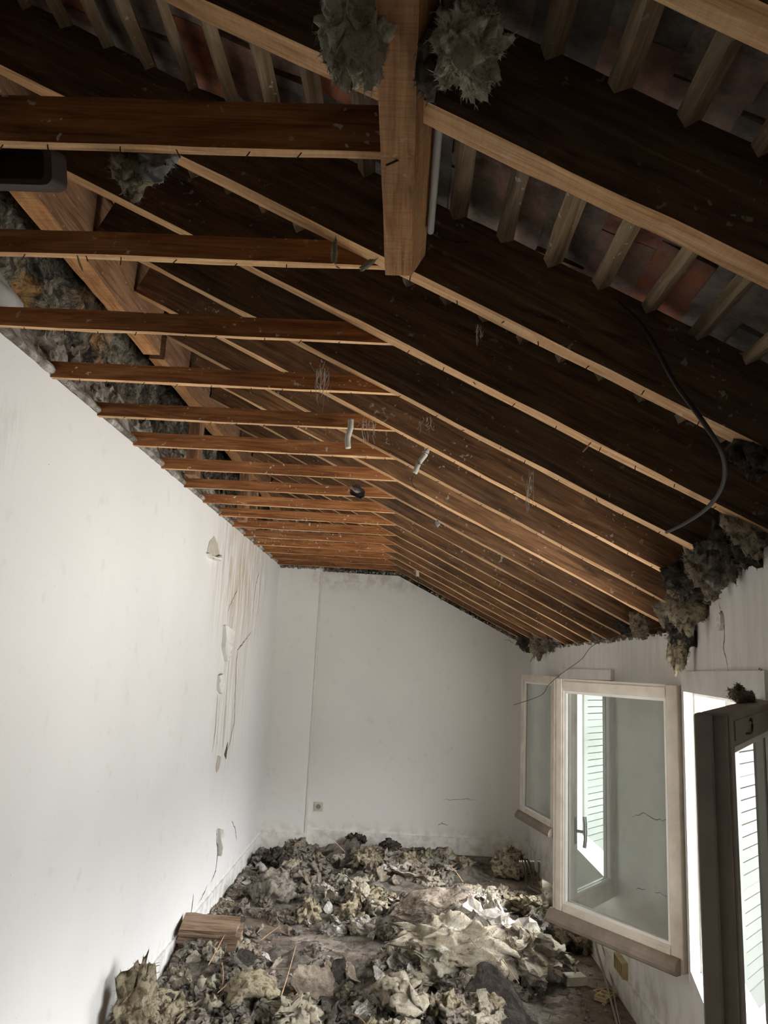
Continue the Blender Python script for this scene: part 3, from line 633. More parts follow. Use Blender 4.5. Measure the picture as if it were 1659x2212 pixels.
def sheet_mesh(name, seed, w, h, mats, crease=0.35, curl=0.3, thick=0.006, n=13):
    """a torn crumpled sheet: angular creases, ragged outline, real thickness"""
    rnd = random.Random(seed); bm = bmesh.new()
    cr = [(rnd.uniform(0, math.pi), rnd.uniform(-0.5, 0.5), rnd.uniform(-1, 1)) for _ in range(7)]
    top = {}; bot = {}
    for i in range(n + 1):
        for k in range(n + 1):
            u, v = i / n * 2 - 1, k / n * 2 - 1; a = math.atan2(v, u); m = max(abs(u), abs(v)); rr = math.hypot(u, v)
            if rr > 1e-6: s = m / rr; ra = 0.78 + 0.28 * noise.noise(Vector((math.cos(a) * 1.7, math.sin(a) * 1.7, seed))) + 0.10 * noise.noise(Vector((math.cos(a) * 6, math.sin(a) * 6, seed))); u, v = u * s * ra, v * s * ra
            z = 0
            for (ang, off, am) in cr: z += am * abs(u * math.cos(ang) + v * math.sin(ang) - off) * crease * 0.35
            z += curl * (u * u) * 0.5 + 0.05 * noise.noise(Vector((u * 4, v * 4, seed)))
            p = Vector((u * w / 2, v * h / 2, z * max(w, h) / 2)); top[i, k] = bm.verts.new(p + Vector((0, 0, thick / 2))); bot[i, k] = bm.verts.new(p - Vector((0, 0, thick / 2)))
    for i in range(n):
        for k in range(n):
            bm.faces.new((top[i, k], top[i + 1, k], top[i + 1, k + 1], top[i, k + 1])); f = bm.faces.new((bot[i, k], bot[i, k + 1], bot[i + 1, k + 1], bot[i + 1, k])); f.material_index = 1
    rim = [(i, 0) for i in range(n)] + [(n, k) for k in range(n)] + [(i, n) for i in range(n, 0, -1)] + [(0, k) for k in range(n, 0, -1)]
    for j in range(len(rim)):
        a, b = rim[j], rim[(j + 1) % len(rim)]; f = bm.faces.new((top[a], bot[a], bot[b], top[b])); f.material_index = 1
    me = bpy.data.meshes.new(name); bm.normal_update(); bm.to_mesh(me); bm.free()
    for mm in mats: me.materials.append(M[mm])
    return me
def put(name, me, loc, rot, scale, label, cat, group=None, parent=None):
    o = bpy.data.objects.new(name, me); col.objects.link(o); o.location = loc; o.rotation_euler = rot
    o.scale = scale if isinstance(scale, (tuple, list)) else (scale,) * 3
    tag(o, label, cat, group)
    return o

# ---- the heap on the floor: height of the fallen stuff over the floor
HG = [(750, 1822, 0.28, 0.20), (930, 1826, 0.26, 0.20), (640, 1850, 0.25, 0.16), (840, 1880, 0.3, 0.15), (1080, 1862, 0.16, 0.06), (560, 1890, 0.16, 0.08),
      (1000, 1880, 0.16, 0.10), (740, 1950, 0.30, 0.12), (900, 1985, 0.32, 0.18), (1040, 1960, 0.26, 0.20), (1160, 1985, 0.2, 0.17), (980, 2060, 0.28, 0.22),
      (1115, 2065, 0.20, 0.19), (860, 2110, 0.26, 0.14), (1030, 2150, 0.24, 0.15), (1010, 2230, 0.3, 0.17), (820, 2210, 0.26, 0.12), (480, 2160, 0.22, 0.10), (430, 2060, 0.2, 0.13), (330, 2210, 0.25, 0.16), (540, 2230, 0.28, 0.12), (680, 2120, 0.14, 0.05), (1090, 2200, 0.16, 0.13), (640, 2060, 0.2, 0.07)]
HP = [(on_z(px, py, hh * 0.4), sg, hh) for px, py, sg, hh in HG]
def heap_h(x, y):
    z = 0
    for p, sg, hh in HP:
        d2 = ((x - p.x) ** 2 + (y - p.y) ** 2) / (sg * sg)
        if d2 < 6: z = max(z, hh * math.exp(-d2)) * 0.75 + 0.25 * (z + hh * math.exp(-d2) * 0.6)
    return z
bm = bmesh.new(); nx, ny = 150, 250; X0, X1, Y0, Y1 = XL + 0.015, XR - 0.02, 2.2, 7.48; g = []
for i in range(nx + 1):
    row = []
    for k in range(ny + 1):
        x = X0 + (X1 - X0) * i / nx; y = Y0 + (Y1 - Y0) * k / ny
        b = heap_h(x, y); p = Vector((x, y, 0.3)); f = noise.fractal(p * 7, 0.7, 2.1, 5)
        edge = max(0.0, 0.9 - abs(x - X0) * 7) * 0.035
        z = b * (0.62 + 0.45 * f) + 0.012 * noise.fractal(p * 16, 0.8, 2.2, 3) - 0.004 + edge * (0.5 + f)
        row.append(bm.verts.new((x, y, max(z, -0.02))))
    g.append(row)
for i in range(nx):
    for k in range(ny): bm.faces.new((g[i][k], g[i + 1][k], g[i + 1][k + 1], g[i][k + 1]))
bmesh.ops.delete(bm, geom=[f for f in bm.faces if all(v.co.z < 0.0 for v in f.verts) or any(v.co.y < 3.6 and (v.co - NP).dot(NN) < 0.02 for v in f.verts)], context='FACES')
bmesh.ops.delete(bm, geom=[v for v in bm.verts if not v.link_faces], context='VERTS')
fibres(bm, 2500, 1.0, 5, 0, (0.02, 0.05))
tag(link('wool_crumbs', bm, 'heap', smooth=True), 'fine crumbs of fallen wool and dust covering the floor under the lumps', 'debris', kind='stuff')

# ---- prototypes
PW = {'cream': [], 'grey': [], 'yellow': [], 'dark': [], 'crust': [], 'crust_brown': [], 'sheet': [], 'sheetb': [], 'sheetd': []}
for s in range(6): PW['cream'].append(wad_mesh('wool_lump', 11 + s, (0.5, 0.42, 0.30), ['wool_cream', 'wool_cream'], rough=0.55, fold=0.5, nf=260))
for s in range(6): PW['grey'].append(wad_mesh('wool_lump', 31 + s, (0.5, 0.40, 0.28), ['wool_grey', 'wool_grey'], rough=0.55, fold=0.5, nf=240))
for s in range(4): PW['yellow'].append(wad_mesh('wool_lump', 51 + s, (0.5, 0.42, 0.30), ['wool_yellow', 'wool_yellow'], rough=0.55, fold=0.5, nf=260))
for s in range(3): PW['dark'].append(wad_mesh('wool_lump', 71 + s, (0.5, 0.42, 0.28), ['wool_dark', 'wool_dark'], rough=0.6, fold=0.5, nf=160))
for s in range(5): PW['crust'].append(wad_mesh('wool_slab', 91 + s, (0.55, 0.45, 0.20), [['wool_cream', 'wool_grey'][s % 2], 'crust'], rough=0.42, fold=0.4, nf=160, crust=True, sub=4))
for s in range(4): PW['crust_brown'].append(wad_mesh('wool_slab', 101 + s, (0.55, 0.42, 0.20), ['wool_grey', 'crust_brown'], rough=0.42, fold=0.4, nf=120, crust=True, sub=4))
for s in range(5): PW['sheet'].append(sheet_mesh('paper_scrap', 121 + s, 1, 0.8, ['crust', 'wool_grey'], crease=0.9, curl=0.4, thick=0.03))
for s in range(4): PW['sheetb'].append(sheet_mesh('paper_scrap', 131 + s, 1, 0.8, ['crust_brown', 'wool_cream'], crease=0.9, curl=0.5, thick=0.03))
for s in range(2): PW['sheetd'].append(sheet_mesh('paper_scrap', 141 + s, 1, 0.8, ['crust_dark', 'crust_dark'], crease=0.9, curl=0.5, thick=0.03))

# ---- scattered lumps, area by area (pixel boxes of the photo laid on the floor)
def pick(kinds, rnd):
    t = rnd.random() * sum(w for _, w in kinds)
    for k, w in kinds:
        t -= w
        if t <= 0: return k
    return kinds[-1][0]
NAMES = {'cream': 'wool_lump', 'grey': 'wool_lump', 'yellow': 'wool_lump', 'dark': 'wool_lump', 'crust': 'wool_slab', 'crust_brown': 'wool_slab', 'sheet': 'paper_scrap', 'sheetb': 'paper_scrap', 'sheetd': 'paper_scrap'}
CATS = {'wool_lump': 'insulation', 'wool_slab': 'insulation', 'paper_scrap': 'insulation paper'}
WORD = {'cream': 'cream wool lump', 'grey': 'dirty grey wool lump', 'yellow': 'yellowish wool lump', 'dark': 'blackened wool lump', 'crust': 'wool slab with grey paper facing', 'crust_brown': 'wool slab with brown paper facing', 'sheet': 'crumpled grey facing scrap', 'sheetb': 'crumpled brown facing scrap', 'sheetd': 'crumpled black facing scrap'}
def scatter(n, poly, kinds, smin, smax, where, seed, lift=0.35):
    rnd = random.Random(seed); xs = [p[0] for p in poly]; ys = [p[1] for p in poly]; made = 0
    def inside(x, y):
        c = False; j = len(poly) - 1
        for i in range(len(poly)):
            if (poly[i][1] > y) != (poly[j][1] > y) and x < (poly[j][0] - poly[i][0]) * (y - poly[i][1]) / (poly[j][1] - poly[i][1]) + poly[i][0]: c = not c
            j = i
        return c
    # sample evenly over the ground, not over the picture
    P = [on_z(px, py, 0.05) for px, py in poly]; wx = [p.x for p in P]; wy = [p.y for p in P]
    def insw(x, y):
        c = False; j = len(P) - 1
        for i in range(len(P)):
            if (wy[i] > y) != (wy[j] > y) and x < (wx[j] - wx[i]) * (y - wy[i]) / (wy[j] - wy[i]) + wx[i]: c = not c
            j = i
        return c
    tries = 0
    while made < n and tries < n * 60:
        tries += 1; x = rnd.uniform(min(wx), max(wx)); y = rnd.uniform(min(wy), max(wy))
        if not insw(x, y): continue
        k = pick(kinds, rnd); s = rnd.uniform(smin, smax)
        if 'sheet' in k: s *= 1.05
        x = min(max(x, XL + 0.04 + s * 0.45), XR - 0.06 - s * 0.45); y = min(y, 7.4 - s * 0.4)
        z = heap_h(x, y) * 0.72 + s * (lift * 0.35)
        tilt = 0.5 if 'sheet' not in k else 0.9
        nm = NAMES[k]
        put(nm, rnd.choice(PW[k]), (x, y, z), (rnd.uniform(-tilt, tilt), rnd.uniform(-tilt, tilt), rnd.uniform(0, 6.28)), (s * rnd.uniform(0.8, 1.2), s * rnd.uniform(0.8, 1.2), s * rnd.uniform(0.7, 1.2)),
            WORD[k] + ' ' + where, CATS[nm], WORD[k] + 's ' + where)
        made += 1
far_kinds = [('grey', 5), ('cream', 2), ('yellow', 2), ('crust_brown', 3), ('crust', 3), ('dark', 1.4), ('sheet', 3), ('sheetb', 3), ('sheetd', 0.7)]
mid_kinds = [('cream', 5), ('grey', 2), ('yellow', 1.8), ('crust', 4.5), ('sheet', 4.5), ('dark', 0.6), ('sheetb', 1)]
left_kinds = [('grey', 4), ('cream', 1.2), ('crust_brown', 2.5), ('sheetb', 3), ('sheet', 2.5), ('yellow', 1)]
near_kinds = [('cream', 4), ('grey', 3), ('yellow', 2.5), ('crust', 2), ('sheet', 1.5), ('sheetd', 0.5), ('dark', 0.6)]
scatter(115, [(545, 1850), (700, 1822), (960, 1826), (1000, 1870), (980, 1920), (700, 1915), (520, 1905)], far_kinds, 0.09, 0.21, 'in the far heap under the wall socket', 1)
scatter(125, [(700, 1925), (960, 1930), (1120, 1925), (1215, 1975), (1215, 2030), (1100, 2060), (900, 2040), (740, 2010), (650, 1970)], mid_kinds, 0.07, 0.19, 'in the bright heap in the middle of the floor', 2)
scatter(90, [(830, 2050), (1100, 2060), (1175, 2060), (1165, 2105), (1090, 2160), (1000, 2190), (760, 2120)], mid_kinds, 0.06, 0.17, 'in the heap before the big open casement', 3)
scatter(80, [(420, 2030), (540, 2030), (620, 2090), (560, 2160), (420, 2200), (300, 2212), (330, 2140)], left_kinds, 0.05, 0.15, 'along the foot of the left wall', 4)
scatter(46, [(480, 1920), (560, 1880), (660, 1960), (640, 2030), (520, 2010), (420, 1990)], left_kinds, 0.04, 0.12, 'scattered on the bare patch by the left wall', 5)
scatter(85, [(300, 2200), (1060, 2195), (1090, 2320), (280, 2320)], near_kinds, 0.07, 0.17, 'at the front edge of the debris', 6)
scatter(20, [(640, 2050), (760, 2060), (780, 2160), (600, 2180)], left_kinds, 0.05, 0.13, 'between the two front heaps', 8)
scatter(10, [(1020, 1850), (1140, 1860), (1160, 1885), (1060, 1880)], left_kinds, 0.04, 0.11, 'in the far right corner', 9)

# ---- lumps one can point at
def hero(name, px, py, z, me, rot, scale, label, cat='insulation'):
    p = on_z(px, py, z); p.x = min(max(p.x, XL + 0.06), XR - 0.08); return put(name, me, p, rot, scale, label, cat)
big = wad_mesh('wool_slab', 201, (0.5, 0.36, 0.22), ['wool_cream', 'wool_cream'], sub=5, rough=0.42, fold=0.22, nf=500, fl=0.35)
hero('wool_slab', 985, 2050, 0.20, big, (0.15, 0.1, 0.2), (0.60, 0.55, 0.5), 'largest pale cream wool slab, draped over the middle of the heap')
roll = wad_mesh('wool_roll', 203, (0.5, 0.16, 0.15), ['wool_grey', 'crust_brown'], sub=5, rough=0.18, fold=0.2, nf=150, crust=True, fl=0.4)
hero('wool_roll', 935, 1952, 0.22, roll, (0.1, -0.25, 0.25), (0.55, 0.7, 0.75), 'long brown rolled batt with a dark underside lying across the heap')
hero('wool_lump', 1130, 2065, 0.15, wad_mesh('wool_lump', 205, (0.5, 0.4, 0.4), ['wool_grey', 'wool_cream'], sub=5, rough=0.45, fold=0.25, nf=400, crust=True, fl=0.5), (0, 0.1, 0.4), (0.42, 0.42, 0.40), 'tall dark-sided lump with cream top at the right edge of the heap')
hero('wool_lump', 1215, 1960, 0.1, wad_mesh('wool_lump', 206, (0.5, 0.4, 0.4), ['wool_cream', 'wool_cream'], rough=0.5, fold=0.5, nf=300), (0, 0.1, 1.4), (0.3, 0.35, 0.3), 'cream tuft lying just behind the free edge of the big casement')
ds = sheet_mesh('facing_sheet', 207, 1, 0.9, ['crust_dark', 'wool_yellow'], crease=1.2, curl=-1.3, thick=0.05, n=18)
hero('facing_sheet', 1085, 2178, 0.10, ds, (0.5, 0.15, 0.5), (0.52, 0.55, 0.5), 'black tent-shaped sheet of facing at the front right of the debris', 'insulation paper')
fan = sheet_mesh('facing_sheet', 209, 1, 0.8, ['crust_brown', 'crust_brown'], crease=0.6, curl=0.4, thick=0.02)
hero('facing_sheet', 680, 2118, 0.09, fan, (0.95, 0.2, 0.1), 0.27, 'fan-shaped brown paper sheet standing on edge left of the middle heap', 'insulation paper')
hero('facing_sheet', 735, 2095, 0.10, PW['sheetd'][0], (1.3, 0.3, 1.2), 0.2, 'dark torn sheet standing upright beside the fan-shaped paper', 'insulation paper')
# arched roll with a dark hollow
bm = bmesh.new(); S = Vector((2, 5, 8)); ring = []
for i in range(41):
    a = math.pi * (i / 40) ; row = []
    for k in range(17):
        y = (k / 16 - 0.5)
        rr = 0.5 + 0.06 * noise.noise(Vector((i * .2, k * .3, 1))); row.append((a, y, rr))
    ring.append(row)
o_, n_ = [], []
for row in ring:
    o_.append([bm.verts.new(Vector((math.cos(a) * (rr + .1), y * 0.9 + 0.05 * noise.noise(Vector((a * 3, y * 4, 3))), math.sin(a) * (rr + 0.08) * 0.8)) + noise.noise_vector(Vector((a * 4, y * 7, 1))) * 0.05) for a, y, rr in row])
    n_.append([bm.verts.new(Vector((math.cos(a) * (rr - .1), y * 0.9, math.sin(a) * (rr - 0.14) * 0.8)) + noise.noise_vector(Vector((a * 4, y * 7, 5))) * 0.04) for a, y, rr in row])
for i in range(40):
    for k in range(16):
        bm.faces.new((o_[i][k], o_[i + 1][k], o_[i + 1][k + 1], o_[i][k + 1])); bm.faces.new((n_[i][k], n_[i][k + 1], n_[i + 1][k + 1], n_[i + 1][k]))
    for k in (0, 16): bm.faces.new((o_[i][k], n_[i][k], n_[i + 1][k], o_[i + 1][k]))
for i in (0, 40):
    for k in range(16): bm.faces.new((o_[i][k], o_[i][k + 1], n_[i][k + 1], n_[i][k]))
bmesh.ops.recalc_face_normals(bm, faces=bm.faces); fibres(bm, 500, 3.0, 9)
o = link('wool_roll', bm, 'wool_yellow', smooth=True); p = on_z(545, 2178, 0.06); o.location = (p.x, p.y, 0.09); o.scale = (0.22, 0.26, 0.22); o.rotation_euler = (0, 0.05, 0.25)
tag(o, 'arched curl of yellow wool with a dark hollow, front left of the floor', 'insulation')
hero('wool_lump', 592, 1922, 0.07, wad_mesh('wool_lump', 211, (0.5, 0.42, 0.4), ['wool_grey', 'wool_grey'], rough=0.3, fold=0.3, nf=150), (0, 0, 0.3), (0.3, 0.3, 0.28), 'rounded grey-brown wad lying apart on the bare floor near the far left')
hero('wool_lump', 292, 2196, 0.16, wad_mesh('wool_lump', 213, (0.3, 0.3, 0.6), ['wool_yellow', 'wool_yellow'], rough=0.5, fold=0.4, nf=300, pointy=0.2), (0, 0.1, 0.3), (0.28, 0.28, 0.30), 'upright yellow tuft against the left wall at the bottom of the photo')
hero('wool_lump', 768, 1814, 0.10, PW['dark'][0], (0, 0, 0.3), (0.15, 0.14, 0.14), 'dark tuft crowning the far heap below the socket')
hero('wool_lump', 842, 1828, 0.09, PW['dark'][1], (0, 0.3, 1.3), (0.24, 0.15, 0.16), 'dark tuft on the far heap in front of the middle of the end wall')
hero('wool_lump', 1100, 1868, 0.1, wad_mesh('wool_lump', 215, (0.4, 0.4, 0.5), ['wool_yellow', 'wool_yellow'], rough=0.5, fold=0.4, nf=300), (0, 0, 0.3), (0.30, 0.24, 0.26), 'yellowish tuft in the far right corner beside the cable bundle')
hero('wool_lump', 1222, 2030, 0.05, PW['dark'][2], (0, 0, 2.3), (0.20, 0.20, 0.2), 'dark wool lump under the big casement, near the window wall')
hero('wool_lump', 1250, 2020, 0.09, PW['yellow'][1], (0, 0.4, 0.3), (0.26, 0.22, 0.26), 'brownish wool clump on the floor behind the white junction box')
hero('wool_lump', 345, 2205, 0.10, PW['yellow'][2], (0.2, 0, 1.3), (0.27, 0.22, 0.24), 'large yellowish lump right of the upright tuft at the bottom left')
hero('wool_lump', 650, 2205, 0.09, PW['cream'][3], (0.2, 0.3, 0.4), (0.24, 0.19, 0.20), 'cream lump at the bottom edge of the photo, right of the arched curl')
hero('wool_lump', 865, 2150, 0.16, PW['cream'][1], (0.2, 0, 2.3), (0.27, 0.22, 0.22), 'broad cream lump in front of the largest wool slab')
hero('wool_slab', 1095, 2010, 0.24, PW['crust'][0], (0.1, 0.2, 0.3), (0.36, 0.30, 0.30), 'pale slab faced with grey paper, right of the largest wool slab')
hero('wool_slab', 1040, 1985, 0.22, PW['crust'][2], (0.2, -0.2, 1.3), (0.30, 0.26, 0.30), 'broken grey-faced slab behind the largest wool slab')
hero('stone_shard', 532, 2068, 0.12, sheet_mesh('stone_shard', 217, 1, 0.8, ['crust_dark', 'crust'], crease=0.5, curl=0.1, thick=0.3, n=6), (0.6, 0.5, 0.3), (0.15, 0.14, 0.10), 'dark grey angular shard lying on the left debris', 'rubble')
# layered brown block by the left wall
bm = bmesh.new()
for i in range(7):
    a = random.uniform(-0.02, 0.02); box(bm, (-0.16 + a, -0.10 + random.uniform(-0.015, 0.015), i * 0.018), (0.16 + random.uniform(-0.02, 0.02), 0.09 + random.uniform(-0.01, 0.01), i * 0.018 + 0.016))
bmesh.ops.subdivide_edges(bm, edges=bm.edges, cuts=5)
for v in bm.verts: v.co += noise.noise_vector(v.co * 14) * 0.012
o = link('wood_block', bm, 'block'); p = on_z(452, 2026, 0.10); o.location = (p.x + 0.0, p.y, 0.07); o.rotation_euler = (0.15, 0.05, 0.1); tag(o, 'brown layered block of old fibreboard leaning by the left wall', 'board')

# ---- thin laths and reeds lying on the debris
STK = [((600, 2175), (640, 2040), 0.2, 'reddish stick leaning up from the left debris', ), ((745, 1840), (700, 1800), 0.30, 'thin stick standing in the far heap below the socket'), ((1000, 1905), (970, 1868), 0.20, 'thin pale stick rising in front of the far right floor'),
       ((545, 2045), (605, 2000), 0.05, 'thin reed lying on the bare floor by the left debris'), ((560, 2098), (650, 2092), 0.04, 'thin reed lying flat across the bare strip'), ((985, 2000), (1110, 2130), 0.40, 'long thin lath slanting over the right of the heap'),
       ((1060, 2045), (1180, 2200), 0.30, 'long pale lath reaching the floor at the front right'), ((520, 2100), (470, 2145), 0.15, 'short orange reed on the left debris'), ((480, 2135), (480, 2080), 0.18, 'short upright reed among the left debris'),
       ((450, 2085), (500, 1990), 0.16, 'thin reed leaning against the layered block'), ((1150, 1960), (1195, 1905), 0.18, 'pale stick poking up behind the casement edge'), ((760, 2190), (790, 2212), 0.15, 'short stick at the front of the heap'), ((925, 2040), (940, 2025), 0.3, 'splinter of pale wood on the big wool slab')]
for (a, b, z, lab) in STK:
    pa = on_z(*a, z * 0.5 + 0.02); pb = on_z(*b, z + 0.02); d = pb - pa
    if d.length > 0.75: pb = pa + d.normalized() * 0.75
    mid_ = (pa + pb) / 2; bm = bmesh.new(); u = (pb - pa) / 2
    tube(bm, smooth_path([-u, Vector((0.004, 0.003, 0.004)), u], 4), 0.0035, 6, taper=0.5)
    tag(link('stick', bm, 'straw', loc=mid_), lab, 'stick')

# ------------------------------------------------------------------ hanging wool and odd things under the roof
def hang(p, me, rot, scale, label): return put('hanging_wool', me, p, rot, scale, label, 'insulation')
fl_y = wad_mesh('hanging_wool', 301, (0.35, 0.2, 0.5), ['wool_yellow', 'wool_yellow'], rough=0.6, fold=0.5, nf=500)
fl_c = wad_mesh('hanging_wool', 302, (0.3, 0.25, 0.5), ['wool_cream', 'wool_cream'], sub=4, rough=0.55, fold=0.4, nf=500)
fl_g = wad_mesh('hanging_wool', 303, (0.35, 0.28, 0.4), ['wool_grey', 'wool_grey'], rough=0.6, fold=0.5, nf=500)
fl_d = wad_mesh('hanging_wool', 304, (0.4, 0.3, 0.35), ['wool_dark', 'wool_dark'], rough=0.6, fold=0.5, nf=400)
fl_w = wad_mesh('hanging_wool', 305, (0.35, 0.2, 0.4), ['wool_white', 'wool_white'], rough=0.6, fold=0.5, nf=400)
fl_s = wad_mesh('hanging_wool', 306, (0.2, 0.16, 0.6), ['wool_yellow', 'wool_yellow'], rough=0.5, fold=0.4, nf=500)
hang(on_y(290, 350, 1.28), fl_y, (0.1, 0.2, 0.1), (0.12, 0.12, 0.10), 'yellow-green tuft hanging under the thick ceiling board')
hang(on_y(338, 352, 1.27), fl_w, (0.1, 0.9, 0.3), (0.075, 0.08, 0.09), 'white tuft hanging beside the yellow one under the ceiling board')
fl_b = wad_mesh('hanging_wool', 307, (0.3, 0.25, 0.5), ['wool_bright', 'wool_bright'], sub=5, rough=0.55, fold=0.4, nf=700)
hang(on_y(768, 45, 0.88), fl_b, (0.1, 0.05, 0.1), (0.13, 0.13, 0.165), 'cream wool lump stuck on the left side of the overhead beam')
hang(on_y(1010, 95, 0.90), fl_b, (0.2, -0.25, 1.1), (0.13, 0.14, 0.11), 'large pale tuft hanging right of the overhead beam')
hang(on_y(945, 75, 0.93), fl_g, (0.2, 0.1, 0.6), (0.10, 0.10, 0.15), 'dark grey tuft between the overhead beam and the pale tuft')
# along the top of the window wall
RW = [(1640, 975, fl_d, 1.60, 0.13, 'black tuft at the right edge, on top of the window wall'), (1628, 1120, fl_y, 2.02, 0.16, 'yellow-grey tuft where the fourth rafter meets the window wall'),
      (1600, 1165, fl_d, 2.10, 0.16, 'black wool lump below the right-hand rafter ends'), (1565, 1200, fl_g, 2.35, 0.17, 'fibrous grey tuft on the wall top above the near window'),
      (1520, 1225, fl_y, 2.55, 0.16, 'yellow tuft at the lower end of the fifth rafter'), (1485, 1250, fl_d, 2.75, 0.17, 'dark hanging lump at the bend of the window wall'),
      (1478, 1300, fl_y, 2.95, 0.19, 'long yellow tuft spilling over the bend of the window wall'), (1510, 1290, fl_g, 2.95, 0.14, 'grey tuft pressed on the near stretch of the window wall'),
      (1450, 1335, fl_c, 3.25, 0.12, 'pale tuft above the big casement'), (1487, 1385, fl_s, 3.25, 0.20, 'tongue of yellow wool hanging down in the bend of the wall'), (1494, 1362, fl_d, 3.22, 0.15, 'black clot above the hanging tongue of wool'),
      (1435, 1318, fl_w, 3.5, 0.09, 'small white scrap at the sixth rafter end'), (1378, 1353, fl_y, 3.95, 0.11, 'yellow tuft at the wall top over the far window'), (1352, 1352, fl_d, 4.2, 0.11, 'dark tuft wedged between rafter ends over the far window'), (1215, 1381, fl_w, 6.2, 0.10, 'pale crumb of wool on the wall top further back'),
      (1172, 1386, fl_y, 6.9, 0.24, 'yellow wool hanging at the far end of the window wall'), (1140, 1388, fl_d, 7.3, 0.2, 'black clot of wool in the far right upper corner'), (1195, 1383, fl_g, 6.5, 0.16, 'grey shred beside the far yellow wool'), (1290, 1368, fl_g, 4.9, 0.09, 'grey shred on the wall top above the far window, right of its middle')]
for i, (px, py, me, Y, s, lab) in enumerate(RW):
    p = on_y(px, py, Y); lim = (XR - 0.02) if Y > 3.55 else near((3.55 - Y) / math.cos(NA), -0.03, 0).x
    p.x = min(p.x, lim - s * 0.18)
    hang(p, me, (random.uniform(-0.3, 0.3), random.uniform(-0.4, 0.4), random.uniform(-0.6, 0.6)), (s, s * 0.9, s), lab)

hang(on_y(1598, 1503, 1.90), wad_mesh('hanging_wool', 311, (0.5, 0.2, 0.16), ['crust_brown', 'crust_brown'], rough=0.5, fold=0.3, nf=500), (0, 0.2, 1.0), (0.13, 0.10, 0.10), 'brown clot of wool lying on top of the nearest casement leaf')
hang(on_y(1622, 1540, 1.93), wad_mesh('hanging_wool', 312, (0.2, 0.2, 0.5), ['crust_brown', 'crust_brown'], rough=0.5, fold=0.3, nf=500), (0, 0.1, 1.0), (0.09, 0.07, 0.085), 'brown strand of wool drooping over the corner of the nearest casement leaf')

# crumbled plaster along the top of the left wall
bm = bmesh.new(); n1, n2 = 460, 16; g = []
for i in range(n1 + 1):
    y = 1.0 + (7.5 - 1.0) * i / n1; row = []
    for k in range(n2 + 1):
        a = k / n2
        x = XL + 0.006 - a * 0.15; z = CEIL + 0.012 + 0.25 * a ** 0.85
        p = Vector((x * 6, y * 6, 2)); f = noise.fractal(p * 1.5, 0.7, 2.2, 5)
        row.append(bm.verts.new((x + 0.022 * f * min(1, a * 4), y, z + 0.05 * f * (0.15 + a))))
    g.append(row)
for i in range(n1):
    for k in range(n2): bm.faces.new((g[i][k], g[i][k + 1], g[i + 1][k + 1], g[i + 1][k]))
tag(link('crumbled_plaster', bm, 'rubble', smooth=False), 'crumbled plaster and dust piled along the top of the left wall', 'rubble', kind='stuff')
bm = bmesh.new(); n1 = 400; rings = []
for i in range(n1 + 1):
    y = 1.0 + 6.5 * i / n1; r = 0.014 + 0.006 * noise.noise(Vector((y * 9, 0, 0))); c = (XL + 0.002, CEIL + 0.026 + 0.005 * noise.noise(Vector((y * 5, 3, 0))))
    rings.append([bm.verts.new((c[0] + r * math.cos(t), y, c[1] + r * math.sin(t))) for t in [k * math.pi / 4 for k in range(8)]])
for i in range(n1):
    for k in range(8): bm.faces.new((rings[i][k], rings[i][(k + 1) % 8], rings[i + 1][(k + 1) % 8], rings[i + 1][k]))
tag(link('trim_2', bm, 'rubble'), kind='structure')
# loose crumbs on the other wall tops
def crumbs(name, label, pts, n, r, mat, seed):
    rnd = random.Random(seed); bm = bmesh.new()
    for _ in range(n):
        j = rnd.randrange(len(pts) - 1); p = Vector(pts[j]).lerp(Vector(pts[j + 1]), rnd.random()) + Vector((rnd.uniform(-1, 1) * 0.015, rnd.uniform(-1, 1) * 0.015, rnd.uniform(-0.8, 0.8) * 0.012))
        m4 = Matrix.Translation(p) @ Matrix.Rotation(rnd.uniform(0, 6), 4, 'X') @ Matrix.Rotation(rnd.uniform(0, 6), 4, 'Z'); s = r * rnd.uniform(0.4, 1.3)
        bmesh.ops.create_icosphere(bm, subdivisions=1, radius=s, matrix=m4 @ Matrix.Diagonal((1, rnd.uniform(0.4, 1), rnd.uniform(0.3, 0.8), 1)))
    tag(link(name, bm, mat), label, 'rubble', kind='stuff')
crumbs('plaster_crumbs', 'torn plaster edge crumbs along the top of the end wall', [(-1.2, 7.49, CEIL), (-0.8, 7.49, CEIL), (-0.8, YE - 0.01, CEIL), (-0.05, YE - 0.01, CEIL), (XR, YE - 0.01, under_z(XR))], 260, 0.012, 'rubble', 3)
crumbs('plaster_crumbs', 'torn plaster edge crumbs along the top of the window wall', [tuple(near(2.2, 0.0, 0).xy) + (under_z(near(2.2, 0, 0).x) - 0.005,), (XR, 3.55, under_z(XR) - 0.005), (XR - 0.003, YE, under_z(XR) - 0.005)], 420, 0.014, 'rubble', 4)
crumbs('floor_rubble', 'small rubble crumbs along the foot of the left wall', [(XL + 0.04, 3.5, 0.02), (XL + 0.06, 7.4, 0.02)], 420, 0.018, 'rubble', 5)
crumbs('floor_rubble', 'small grit scattered on the floor before the window wall', [(0.75, 3.3, 0.004), (1.0, 4.2, 0.004), (1.1, 5.0, 0.004)], 160, 0.010, 'rubble', 6)
bm = bmesh.new(); rnd = random.Random(77)
for _ in range(380):
    p = on_z(rnd.choice((rnd.uniform(430, 720), rnd.uniform(1000, 1330))), rnd.uniform(1860, 2240), 0.005)
    if not (XL + 0.05 < p.x < XR - 0.05 and p.y < 7.4): continue
    bmesh.ops.create_icosphere(bm, subdivisions=1, radius=rnd.uniform(0.003, 0.014), matrix=Matrix.Translation((p.x, p.y, 0.006)) @ Matrix.Rotation(rnd.uniform(0, 3), 4, 'Z') @ Matrix.Diagonal((1, 0.7, 0.5, 1)))
